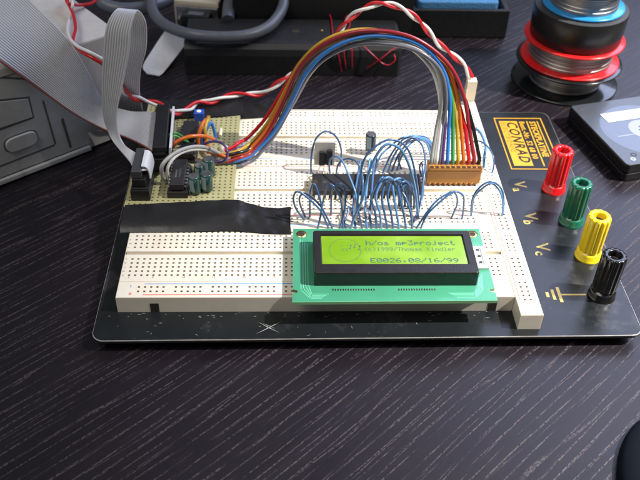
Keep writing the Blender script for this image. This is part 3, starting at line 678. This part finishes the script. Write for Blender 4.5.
# loose flat cable end lying on the table
Af = [at(200, 38, 24), at(189, 41, 12), at(176, 57, 4), at(164, 72, 1.5), at(159, 76, 1)]; Bf = [at(176, 24, 24), at(166, 30, 12), at(153, 49, 4), at(143, 66, 1.5), at(147, 74, 1)]
tag(ribbon_mb(Af, Bf, 8, M['ribbonl'], M['ribbonl'], .35, 8).build('flat_cable_end'), 'loose pale flat cable end with rounded tip hanging under the grey cable', 'flat cable')

# ================================================================== black tape
def drape(name, label, rows, sub=6):
    mb = MB(); R_ = [spline(r, sub) for r in rows]; cols_ = len(R_[0])
    G = [spline([r[k] for r in R_], sub) for k in range(cols_)]; nr_ = len(G[0])
    vs = [G[k][j] for k in range(cols_) for j in range(nr_)]
    # small wrinkles
    vs = [v + Vector((0, 0, .18 * math.sin(v.x * .9 + v.y * .35) * math.sin(v.y * .5) ** 2)) for v in vs]
    fs = [(k * nr_ + j, (k + 1) * nr_ + j, (k + 1) * nr_ + j + 1, k * nr_ + j + 1) for k in range(cols_ - 1) for j in range(nr_ - 1)]
    nv = len(vs); low = [v - Vector((0, 0, .22)) for v in vs]
    mb.add(vs + low, fs + [tuple(i + nv for i in f[::-1]) for f in fs], M['tape'], True)
    return tag(mb.build(name), label, 'tape')
zt_ = ZF + .9
drape('tape_strip', 'black tape strip holding down the front edge of the olive board', [
 [at(125, 205, zt_), at(180, 202, zt_), at(231, 199.5, zt_), at(245, 202, 17.2), at(262, 206.5, 16.2), at(278, 208, 15.9), at(291, 206.5, 15.8)],
 [at(122, 216, zt_), at(180, 214, zt_ + .2), at(231, 212, zt_ + .3), at(246, 213, 17), at(264, 216, 16.4), at(280, 217, 16), at(290.5, 216, 15.9)],
 [at(120, 226, 16.8), at(178, 224, 17.2), at(228, 219, 17.4), at(247, 222, 16.4), at(266, 226, 15.9), at(280, 227, 15.7), at(290.5, 226, 15.6)],
 [at(120, 232.5, 15.4), at(178, 232, 15.4), at(228, 231, 15.5), at(248, 232, 15.5), at(266, 233.5, 15.5), at(280, 234, 15.5), at(291.5, 234, 15.5)]])
drape('tape_strip', 'black tape strip over the far edge of the olive board beside the twisted wires', [
 [at(158, 100, 19), at(190, 99.5, 19), at(215, 98.5, 18.6), at(243, 97.3, 17.9)], [at(156, 109, 18.4), at(190, 108, 18.6), at(215, 107, 18.3), at(243.5, 106, 17.4)],
 [at(152, 119, 18.1), at(190, 117.5, 18.1), at(215, 116.5, 18.1), at(243, 115, 17.3)]])
drape('tape_strip', 'small black tape scrap with pointed end stuck on the far edge of the breadboard', [
 [at(237, 104, 16.2), at(250, 103, 15.8), at(262, 102.5, 15.6), at(271, 103, 15.5)], [at(235, 112, 16), at(250, 111, 15.7), at(263, 110, 15.5), at(277, 110, 15.5)],
 [at(233, 119, 15.8), at(249, 118, 15.6), at(267, 117, 15.5), at(282.5, 116, 15.5)]])

# ================================================================== blue jumper wires
GJ = 'blue jumper wires on the breadboard'
def jumper(pts, label, m='jump', r=.47, z0=ZB - .6, z1=ZB - .6):
    a = at(pts[0][0], pts[0][1], ZB); b_ = at(pts[-1][0], pts[-1][1], z1 + .6 if z1 > ZB else ZB)
    L_ = [0]
    for p, q in zip(pts, pts[1:]): L_.append(L_[-1] + math.hypot(q[0] - p[0], q[1] - p[1]))
    w_ = []
    for k, p in enumerate(pts):
        if 0 < k < len(pts) - 1: p = (p[0] + random.uniform(-.8, .8), p[1] + random.uniform(-.8, .8))
        u = L_[k] / L_[-1]
        if k == 0: w_ += [Vector((a.x, a.y, z0)), Vector((a.x, a.y, ZB + .4))]
        elif k == len(pts) - 1: w_ += [Vector((b_.x, b_.y, max(z1, ZB) + .4)), Vector((b_.x, b_.y, z1))]
        else:
            us = u * u * (3 - 2 * u); v = atY(p[0], p[1], a.y + (b_.y - a.y) * us); v.z = max(v.z, ZB + 1.0); w_.append(v)
    mb = MB(); mb.tube(spline(w_, 7), r, W[m], 9)
    tag(mb.build('jumper_wire'), label, 'jumper wire', GJ)
jumper([(311, 174), (311, 155), (316, 139), (326, 131), (336, 137), (341, 151), (340, 166)], 'dark blue jumper wire arching over the silver regulator')
jumper([(330, 176), (330, 162), (334, 157), (341, 160), (348, 172), (355, 192), (357, 209)], 'blue jumper wire from right of the regulator slanting down over the chip', 'jumpl')
jumper([(336, 176), (338, 165), (346, 159), (356, 162), (361, 173), (362, 186), (360, 210)], 'grey-blue jumper wire hooped behind the chip right of the regulator')
jumper([(304, 220), (297, 209), (293, 198), (296, 192.5), (303, 193), (313, 202), (322, 212), (328, 228)], 'leftmost blue jumper wire looping out left of the chip to the display')
jumper([(305, 217), (300, 207), (299, 198), (303, 193), (311, 196), (320, 206), (327, 216), (332, 228)], 'blue jumper wire just inside the leftmost loop before the display')
jumper([(310, 217), (310, 203), (311, 191), (314, 183.5), (318, 190), (321, 208), (318, 228)], 'steep narrow blue jumper wire over the left end of the chip')
jumper([(321, 215), (323, 198), (327, 187), (332, 185), (337, 192), (342, 205), (343, 228)], 'second blue hoop from the left standing over the chip edge')
jumper([(331, 215), (332, 195), (336, 186), (341, 183), (345, 190), (345, 208), (340, 228)], 'third blue hoop from the left standing over the chip edge')
jumper([(352, 214), (349, 206), (347, 214), (344, 222), (346, 228)], 'short low blue jumper wire between chip and display left of the bunch')
jumper([(351, 228), (354, 216), (362, 200), (368, 175), (375, 157), (387, 145), (400, 150), (410, 168), (416, 192), (418, 217)], 'tallest pale blue jumper wire spanning the middle of the chip', 'jumpl', .62)
jumper([(362, 228), (357, 205), (360, 180), (364, 160), (376, 147), (392, 139), (408, 150), (416, 180), (419, 212)], 'blue jumper wire running just above the tallest pale one')
fanb = [(355.5, 228), (367, 228), (371.5, 228), (376.6, 228), (381, 228), (387.3, 228), (393, 228), (399, 228), (405.8, 228), (412, 228)]
apx = [(366, 186), (374, 183), (379, 181), (383, 178), (387, 177), (391, 178), (396, 180), (399, 178), (404, 181), (408, 183)]
fte = [(360, 172), (368, 172), (374, 172), (399, 206), (402, 208), (405, 206), (408, 209), (411, 207), (414, 209), (417, 207)]
ordn = ['first', 'second', 'third', 'fourth', 'fifth', 'sixth', 'seventh', 'eighth', 'ninth', 'tenth']
for k in range(10):
    b0_, a0, e0 = fanb[k], apx[k], fte[k]
    if k < 3:
        pts = [b0_, (b0_[0] - 1 + k, 212), (b0_[0] - 2 + k * 2, 196), (a0[0] - 3, 184 - 2 * k), (a0[0] - 2, 178), e0]
        pts = [b0_, (b0_[0] - 2, 214), (b0_[0] - 1, 200), ((b0_[0] + e0[0]) / 2 + 1, 172 - k), ((b0_[0] + e0[0]) / 2 + 3, 162 - k * 2), (e0[0] + 2, 163 - k), e0]
    else: pts = [b0_, (b0_[0] - 2, 213), (b0_[0] - 4.5 - (k - 3) * .2, 198), (a0[0] - 6, a0[1] + 6), a0, (a0[0] + (e0[0] - a0[0]) * .55, a0[1] + 4.5), (a0[0] + (e0[0] - a0[0]) * .92, a0[1] + 15), e0]
    jumper(pts, f'blue jumper wire in the dense middle bunch, {ordn[k]} from left at the display', 'jumpl' if k % 3 == 1 else 'jump', .55)
bk = [((375, 173), [(380, 158), (389, 147), (402, 139), (415, 136), (427, 141)], (437, 157)), ((383, 173), [(390, 155), (401, 141), (414, 135.5), (427, 139)], (438, 153)),
      ((388, 172), [(394, 155), (404, 143), (416, 138), (427, 144)], (431, 160)), ((392, 171), [(398, 155), (408, 143), (419, 139.5), (427, 143)], (433, 157)), ((397, 170), [(403, 155), (411, 143), (421, 138), (430, 143)], (436, 155))]
for k, (a0, mid, e0) in enumerate(bk):
    jumper([a0, *mid, e0], f'blue jumper wire sweeping from behind chip to ochre connector, {ordn[k]} from left', 'jump' if k % 2 else 'jumpl', .5)
jumper([(401, 169), (399, 158), (404, 147), (413, 139), (421, 145), (425, 160), (424, 178), (420, 200), (417, 218)], 'dark blue jumper wire dropping past the right end of the chip', 'jump')
jumper([(421, 176), (420, 167), (422, 163), (423.5, 172), (422, 196), (414, 221)], 'thin blue jumper wire at the right end of the chip')
jumper([(417, 228), (427, 212), (438, 200), (446, 193.5), (453, 192), (457, 197), (456, 206), (452, 217)], 'blue jumper wire below the ochre connector, the inner of two leaning right')
jumper([(421, 228), (427, 214), (440, 201), (450, 194.5), (457, 192), (463, 197), (464, 207), (462, 219)], 'blue jumper wire below the ochre connector, the outer of two leaning right')
jumper([(471, 216), (473, 199), (482, 186), (492, 181), (500, 187), (504, 199), (503, 214)], 'outer blue hoop bridging onto the crosswise rail right of the ochre connector')
jumper([(472, 211), (475, 197), (484, 187), (493, 184), (500, 192), (502.5, 203), (502, 216)], 'inner blue hoop bridging onto the crosswise rail right of the ochre connector', 'jumpl')
jumper([(468, 137), (471, 129), (478, 131), (483, 138), (485.5, 148), (484.5, 157), (484, 167)], 'thick pale blue jumper wire curling out behind the harness onto the crosswise rail', 'jumpl', .75)
jumper([(466, 150), (470, 144), (477, 141), (486, 144), (492, 154), (493.5, 164), (492, 173)], 'thin blue jumper wire in front of the thick one on the crosswise rail', 'jump', .4)

# ================================================================== twisted pair
tp = thing('twisted_wire_pair', 'twisted red and white wires running along the back to a small cream plug', 'wire pair', (170, 152, ZB))
tcen = [at(102, 61, 66), at(115, 78, 50), at(127, 94, 36), at(142, 100, 29), at(158, 104, 26), at(174, 112.5, 24), at(188, 109, 21.5), at(199, 102, 21), at(212, 101.5, 20.6), at(228, 96, 20.6), at(245, 94, 20.5), at(262, 93.5, 20.5), atY(277, 84, 150), atY(290, 75.5, 150), atY(304, 72, 150), atY(319, 57, 150), atY(333, 41, 150), atY(347, 21, 150), atY(365, 8, 150), atY(383, 3.5, 150), atY(403, 9, 150), atY(420, 22, 150.5), atY(438, 43, 151), atY(455, 57, 151.5), atY(465, 66, 152), atY(471, 78, 152)]
tc_ = spline(tcen, 14); acc = 0; red = []; whi = []
for k, c in enumerate(tc_):
    if k: acc += (c - tc_[k - 1]).length
    t_ = (tc_[min(k + 1, len(tc_) - 1)] - tc_[max(k - 1, 0)]).normalized(); s_ = t_.orthogonal() if k == 0 else (s_ - t_ * s_.dot(t_)); s_.normalize(); q_ = t_.cross(s_)
    th = acc / 24 * 2 * PI + .7 * math.sin(acc / 31); off = (s_ * math.cos(th) + q_ * math.sin(th)) * .95; red.append(c + off); whi.append(c - off)
redl = spline([at(66, -6, 66), at(68, 3, 65), at(73, 14, 65), at(75.5, 28, 65), at(73, 41, 67), at(79, 50, 68), at(90, 56.5, 68), red[0]], 8)[:-1]
whil = spline([at(72, -8, 66), at(72.5, 4, 67), at(71.5, 14, 63), at(68, 25, 65), at(69, 37, 68), at(77, 46, 70), at(89, 52, 70), whi[0]], 8)[:-1]
mb = MB(); mb.tube(redl + red, .85, W['red'], 9); mb.build('red_wire', tp)
mb = MB(); mb.tube(whil + whi, .85, W['white'], 9); mb.build('white_wire', tp)
pe = atY(470.5, 90, 152)
mb = MB(); mb.box(pe.x - 2.7, pe.x + 2.5, 149.4, 154.2, 18.4, 30.2, M['cream'], .25)
mb.box(pe.x - 2.9, pe.x - 2.2, 149.0, 154.4, 19, 25, M['cream'], .1); mb.build('plug', tp)
mb = MB()
for dx in (-1.2, 1.2): mb.tube([(pe.x + dx, 151.8, ZB - 1), (pe.x + dx, 151.8, 18.5)], .4, M['tin'], 6)
mb.box(pe.x - 2.5, pe.x + 2.3, 149.8, 153.8, ZB + .02, 18.3, M['white'], .2); mb.build('pin_base', tp)
mb = MB(); mb.tube(spline([at(66, -4, 67), at(68, 3, 66.5), at(80, 5, 64), at(92, 3, 60), at(100, -4, 58)], 8), .85, W['red'], 9)
tag(mb.build('red_wire_end'), 'short red wire crossing the top left corner of the beige case', 'wire')

# ================================================================== background things
# beige case with grey drive front
cs = thing('beige_case', 'beige computer case with grey drive front under the wide ribbon', 'computer case', (-60, 170, 0))
Cc = Vector((-14.5, 143)); ul = Vector((-.785, -.62)).normalized(); ub = Vector((-.62, .785)).normalized()
def cr(a0, a1, b0, b1): return oriented(Cc, ul, ub, [(a0, b0), (a0, b1), (a1, b1), (a1, b0)])
mb = MB(); mb.slab(cr(0, 26, 0, 160), .6, 61, M['beige'], 1.0); mb.slab(cr(26.05, 190, 1.5, 160), .6, 61, M['beige'], 1.0); mb.build('case_body', cs)
mb = MB(); mb.slab(cr(26.3, 190, -1.6, 1.4), 4.5, 57, M['bezelg'], .8); mb.slab(cr(26.3, 190, -2.2, 1.4), 57.1, 62.0, M['beige'], .9); mb.slab(cr(26.3, 190, -2.4, 1.3), .8, 4.2, M['bezelg'], .8); fr = mb.build('drive_front', cs)
def onface(px, py):
    d = ray(px, py); nrm = Vector((ub.x, ub.y, 0)); p0 = Vector((Cc.x, Cc.y, 0)) - nrm * 1.6
    v = CAM + d * ((p0 - CAM).dot(nrm) / d.dot(nrm)); return Vector(((v - Vector((Cc.x, Cc.y, 0))).dot(Vector((ul.x, ul.y, 0))), v.z))
def facebox(mb, poly, d0, d1, m):
    f = lambda a, z, d: (Cc.x + ul.x * a - ub.x * d, Cc.y + ul.y * a - ub.y * d, z)
    n_ = len(poly); mb.rings([[f(a, z, d0) for a, z in poly], [f(a, z, d1 - .2) for a, z in poly], [f(a, z, d1) for a, z in [((p[0] - sum(q[0] for q in poly) / n_) * .96 + sum(q[0] for q in poly) / n_, (p[1] - sum(q[1] for q in poly) / n_) * .96 + sum(q[1] for q in poly) / n_) for p in poly]]], m, (False, True), smooth=False)
bc = onface(21, 141); mb = MB(); pl = [(bc.x + 8 * math.copysign(abs(math.cos(a)) ** .45, math.cos(a)), bc.y + 3.8 * math.copysign(abs(math.sin(a)) ** .75, math.sin(a))) for a in [k * 2 * PI / 40 for k in range(40)]]
facebox(mb, [((p[0] - bc.x) * 1.12 + bc.x, (p[1] - bc.y) * 1.2 + bc.y) for p in pl], 1.3, 1.75, M['seam']); facebox(mb, pl, 1.5, 3.0, M['button']); mb.build('eject_button', fr)
mb = MB(); P4 = [onface(*q) for q in ((30, 96), (35, 118), (0, 131), (-40, 150), (-40, 95), (0, 99))]; facebox(mb, [(p.x, p.y) for p in P4], 1.3, 1.72, M['seam'])
P5 = [onface(*q) for q in ((28, 98.5), (32.5, 117), (0, 128), (-40, 147), (-40, 98), (0, 101.5))]; facebox(mb, [(p.x, p.y) for p in P5], 1.4, 1.95, M['bezelg']); mb.build('front_door', fr)
mb = MB()
def seam(a, b_, wd=.9):
    a, b_ = onface(*a), onface(*b_); d = (b_ - a).normalized(); s_ = Vector((-d.y, d.x)) * wd / 2; facebox(mb, [tuple(a - s_), tuple(b_ - s_), tuple(b_ + s_), tuple(a + s_)], 1.5, 1.72, M['seam'])
seam((43, 100), (55.5, 144.5)); seam((55.5, 144.5), (-30, 178)); seam((62, 118), (71, 148), 1.4); seam((40, 80), (-20, 76), 1); mb.build('front_seams', fr)

# grey cables and the D connector
mb = MB(); mb.tube(spline([at(150, -14, 30), at(151.5, 0, 30), at(153, 11, 29), at(161, 22, 27), at(177, 30.5, 26.5), at(198, 35.5, 27), at(226, 37, 26), at(250, 34.5, 25.5), at(268, 27, 26), at(279, 15, 27), at(284, 2, 30), at(285, -14, 32)], 9), 3.3, M['cable'], 18)
tag(mb.build('grey_cable'), 'thick grey cable hanging in a curve over the black box and flat cable end', 'cable')
mb = MB(); mb.tube(spline([at(97, -14, 30), at(102, 1, 28), at(110, 7, 26), at(124, 9.5, 25), at(143, 8, 24), at(160, 3, 22), at(178, -6, 20)], 9), 4.2, M['cable'], 18)
tag(mb.build('grey_cable'), 'thicker grey cable at the top edge behind the beige case', 'cable')
ds = thing('cable_connector', 'beige and black cable connector lying behind the grey cable', 'connector', (14, 238, 0))
d0 = at(196, 12, 20)
mb = MB(); obox(mb, (d0.x + 1, d0.y + 14), (1, -.17), 29, 16, .2, 24, M['beigec'], 1.0); mb.build('hood', ds)
mb = MB(); obox(mb, (d0.x + .4, d0.y + 4.6), (1, -.17), 27, 3, 4, 21.5, M['dtin'], .4); mb.build('flange', ds)
mb = MB(); obox(mb, (d0.x, d0.y + .5), (1, -.17), 18, 9, 6, 19, M['blackp'], .8); obox(mb, (d0.x, d0.y - .2), (1, -.17), 10, 5, 19.05, 19.4, M['cable'], .1); mb.build('black_plug', ds)
for s_ in (-1, 1):
    mb = MB(); c_ = (d0.x + s_ * 11.6, d0.y + 2.3 - s_ * 2.0); mb.tube([(c_[0], c_[1] - 3, 13), (c_[0], c_[1] + 3, 13)], 1.3, M['dtin'], 12); mb.build('screw', ds)

# black power box with rounded front top edge
bx = thing('black_box', 'long black box lying behind the breadboard with thin red wire wound round it', 'box', (70, 225, 0))
mb = MB(); prof = [(207.5, .3), (207.3, 13), (208.2, 17), (210.5, 19.6), (214, 20.3), (242, 20.3), (243, 19.6), (243, .3)]
mb.rings([[(9.5, y, z) for y, z in prof], [(8.5, y, z) for y, z in prof], [(137.6, y, z) for y, z in prof], [(139.5, y + (1.2 if y < 220 else -1.2), z * .93) for y, z in prof]][1:], M['casebk'], (True, True), smooth=False); mb.build('housing', bx)
for px, py, w_ in ((296, 31, 4.5), (232, 32, 2.4)):
    p = at(px, py, 20.4); mb = MB(); mb.box(p.x - w_ / 2, p.x + w_ / 2, p.y - 1.6, p.y + 1.6, 20.2, 20.42, M['slot'], .03); mb.build('slot', bx)
p = at(322, 30.5, 20.4); mb = MB(); mb.cyl(p.x, p.y, 20.2, 20.6, .7, W['yellow'], 12, .1); mb.build('indicator_lamp', bx)
mb = MB(); mb.box(36, 150, 246, 360, .2, 34, M['casebk'], 1.2); mb.box(30, 130, 252, 340, 34.05, 35, M['blackp'], .4)  # plain block added to fill the black area behind the box
tag(mb.build('black_block'), 'large black block added at the top behind the long black box', 'case')
mb = MB(); mb.tube(spline([at(228, 20, 21), at(229, 8, 24), at(232, -6, 28), at(236, -20, 36)], 8), 4.0, M['cable'], 14)
tag(mb.build('dark_cable'), 'dim grey cable rising at the top between connector and black block', 'cable')
# thin red wire round the box
def loop(pts, label):
    mb = MB(); mb.tube(spline(pts, 9), .42, W['magnet'], 8); tag(mb.build('thin_red_wire'), label, 'wire', 'thin red wire round the black box')
f_ = 206.6
loop([at(328, 12, 22), at(331, 18, 21.4), at(332, 27, 21.2), at(333, 37, 20.9), at(334, 45, 20.6), atY(337, 52, 206.2), atY(340, 62, 206.4), at(342, 74, 1.0)], 'thin red wire crossing the black box, leftmost of its turns')
loop([at(343, 28, 21.0), at(346, 18, 22.5), at(349, 15.5, 23), at(350, 24, 21.4), at(346, 34, 21), at(344, 44, 20.6), atY(344, 52, 206.2), atY(345, 62, 206.2), at(347, 73, 1.2)], 'thin red wire turn with a round top in the middle of the black box')
loop([at(352, 34, 21.0), at(351, 44, 20.6), atY(352, 52, 206.2), atY(352, 62, 206.2), at(352, 73, 1)], 'short straight thin red wire down the black box front')
loop([at(355, 30, 21.4), at(361, 43, 20.9), atY(372, 54, 205), atY(382, 63, 204), atY(389, 65, 203), atY(395, 60, 203), atY(394, 54, 205)], 'thin red wire curling up in a hook at the right end of the black box')
loop([at(334, 72.5, 1), at(346, 74, 1), at(360, 72, 1.2), atY(378, 61, 203), atY(392, 50, 204), atY(403, 44, 207), atY(412, 46, 210)], 'thin red wire on the table running from the box towards the bundle')

# soldering tray and sponge
tr = thing('sponge_tray', 'black rectangular tray holding a blue sponge', 'tray', (187, 285, 0))
mb = MB(); tx0, tx1, ty0, ty1, tz = 150.8, 215.2, 258.8, 330, 19.6
mb.box(tx0, tx1, ty0, ty0 + 3, .3, tz, M['casebk'], .5); mb.box(tx0, tx1, ty1 - 3, ty1, .3, tz, M['casebk'], .5)
mb.box(tx0, tx0 + 3, ty0 + 3.02, ty1 - 3.02, .3, tz, M['casebk'], .5); mb.box(tx1 - 3, tx1, ty0 + 3.02, ty1 - 3.02, .3, tz, M['casebk'], .5); mb.box(tx0 + 3.02, tx1 - 3.02, ty0 + 3.02, ty1 - 3.02, .3, 6, M['casebk'], .2)
mb.build('tray_body', tr)
mb = MB(); mb.slab(rounded(155.4, 208.5, 263.2, 325, 3), 6.1, 23.2, M['sponge'], .8); tag(mb.build('sponge'), 'bright blue sponge sitting in the black tray', 'sponge')

# stack of spools
SXc, SYc = 241.0, 205.0
GS = 'stacked spools beside the cassette'
def wound(mb, r, z0, z1, n_, m):
    prof = []
    dz = (z1 - z0) / n_
    for k in range(n_):
        rj = r + random.uniform(-.35, .35)
        for j in range(4): prof.append((rj - .6 + .6 * math.sin((j + .5) / 4 * PI), z0 + dz * (k + j / 4)))
    prof.append((r, z1)); mb.lathe(SXc, SYc, prof, m, 72)
def flange(R_, ri, z0, z1, m): 
    h = (z1 - z0) / 2; mb = MB(); mb.lathe(SXc, SYc, [(ri, z0), (R_ - h * .8, z0), (R_ - h * .2, z0 + h * .4), (R_, z0 + h), (R_ - h * .2, z1 - h * .4), (R_ - h * .8, z1), (ri, z1)], m, 96); return mb
def spool(label, m, R0, R1, rw, z0, z1, fz, nw, name='solder_spool'):
    t = thing(name, label, 'spool', (SXc, SYc, z0), GS)
    flange(R0, 4, z0, z0 + fz, m).build('flange', t); flange(R1, 4, z1 - fz, z1, m).build('flange', t)
    mb = MB(); wound(mb, rw, z0 + fz, z1 - fz, nw, M['dtin']); mb.build('solder_winding', t)
    mb = MB(); mb.lathe(SXc, SYc, [(4, z0), (4, z1)], m, 32); mb.build('core', t)
spool('large black spool at the bottom of the stack', M['blackspool'], 32.2, 31.6, 21.5, .1, 15.2, 1.4, 9)
spool('red spool of solder between the black spool and the thick black roll', M['redspool'], 29.4, 29.6, 24.4, 15.4, 30.4, 1.3, 11)
t = thing('tape_roll', 'thick black tape roll stacked on the red spool', 'tape roll', (SXc, SYc, 30.5), GS)
mb = MB(); mb.lathe(SXc, SYc, [(12, 30.6), (26.0, 30.6), (26.6, 31.2), (27.2, 48.0), (26.8, 48.8)], M['roll'], 96); mb.build('wound_side', t)
mb = MB(); mb.lathe(SXc, SYc, [(26.8, 48.8), (20, 49.2), (12, 49.2), (12, 30.6)], M['rollt'], 96); mb.build('roll_top', t)
SXc2 = SXc; SXc = 241.6
spool('blue spool of solder on top of the stack', M['bluespool'], 23.6, 23.6, 19.5, 49.3, 66, 1.6, 12)
SXc = SXc2

# cassette
cas = thing('data_cassette', 'dark smoked cassette with white label lying right of the red binding post', 'cassette', (275, 140, 0))
co_ = Vector((244.7, 99.4)); cu1 = Vector((.968, .25)).normalized(); cu2 = Vector((-cu1.y, cu1.x))
cas_w, cas_d = 102, 60
def cpl(a0, a1, b0, b1): return oriented(co_, cu1, cu2, [(a0, b0), (a1, b0), (a1, b1), (a0, b1)])
rr_ = oriented(co_, cu1, cu2, rounded(0, cas_w, 0, cas_d, 2.4, 4))
mb = MB(); mb.slab(rr_, .2, 4.7, M['cassk'], .5); mb.slab(rr_, 4.75, 10.6, M['cassk'], .7, M['cass']); body = mb.build('shell', cas)
mb = MB(); l0 = 10.62
def carc(cxy, r0, r1, z, m, n_=64, mbx=None):
    (mbx or mb).add([(co_.x + cu1.x * (cxy[0] + r * math.cos(k * 2 * PI / n_)) + cu2.x * (cxy[1] + r * math.sin(k * 2 * PI / n_)), co_.y + cu1.y * (cxy[0] + r * math.cos(k * 2 * PI / n_)) + cu2.y * (cxy[1] + r * math.sin(k * 2 * PI / n_)), z) for r in (r0, r1) for k in range(n_)],
           [(k, (k + 1) % n_, n_ + (k + 1) % n_, n_ + k) for k in range(n_)], m)
carc((29, 28), 9.3, 24.5, l0 + .02, M['casswin']); mb.build('tape_pack', cas)
mb = MB(); carc((29, 28), 4.2, 9.2, l0 + .08, M['reel']); carc((29, 28), 0.01, 2.4, l0 + .06, M['slot']); carc((29, 28), 2.4, 4.2, l0 + .1, M['reel'])
for k in range(6):
    a = k * PI / 3; mb.add([(co_.x + cu1.x * (29 + x) + cu2.x * (28 + y), co_.y + cu1.y * (29 + x) + cu2.y * (28 + y), l0 + .14) for x, y in [(math.cos(a) * r + s_ * math.sin(a) * .5, math.sin(a) * r - s_ * math.cos(a) * .5) for r, s_ in ((1, 1), (3.9, 1), (3.9, -1), (1, -1))]], [(0, 1, 2, 3)], M['slot'])
mb.build('reel_hub', cas)
mb = MB(); mb.slab(cpl(12.2, 92, 38.6, 47.2), l0 + .1, l0 + .3, M['label'], .05); mb.build('paper_label', cas)
mb = MB(); carc((9, 8), .9, 1.7, l0 + .03, M['cassk']); carc((6.6, 4.6), .8, 1.3, l0 + .03, M['tin']); carc((19, 9), .9, 1.7, l0 + .03, M['cassk']); carc((5, 55.5), .8, 1.5, l0 + .03, M['tin'])
mb.slab(cpl(10, 21, 24.6, 25.4), l0 + .02, l0 + .12, M['reel'], .02); mb.build('screw_hole', cas)

# low dark rounded form, unidentified, entering the bottom right corner
mb = MB(); n_ = 64; rr = []
for k in range(15):
    a = k / 14 * PI / 2; r_ = math.cos(a) ** .75 if k < 14 else .01; rr.append([(217 + 31 * r_ * math.cos(t * 2 * PI / n_), -93 + 44 * r_ * math.sin(t * 2 * PI / n_), .6 + 10 * math.sin(a)) for t in range(n_)])
mb.rings(rr, M['hump'], (True, True)); tag(mb.build('dark_hump'), 'dark navy rounded form just entering the bottom right corner', 'hump')
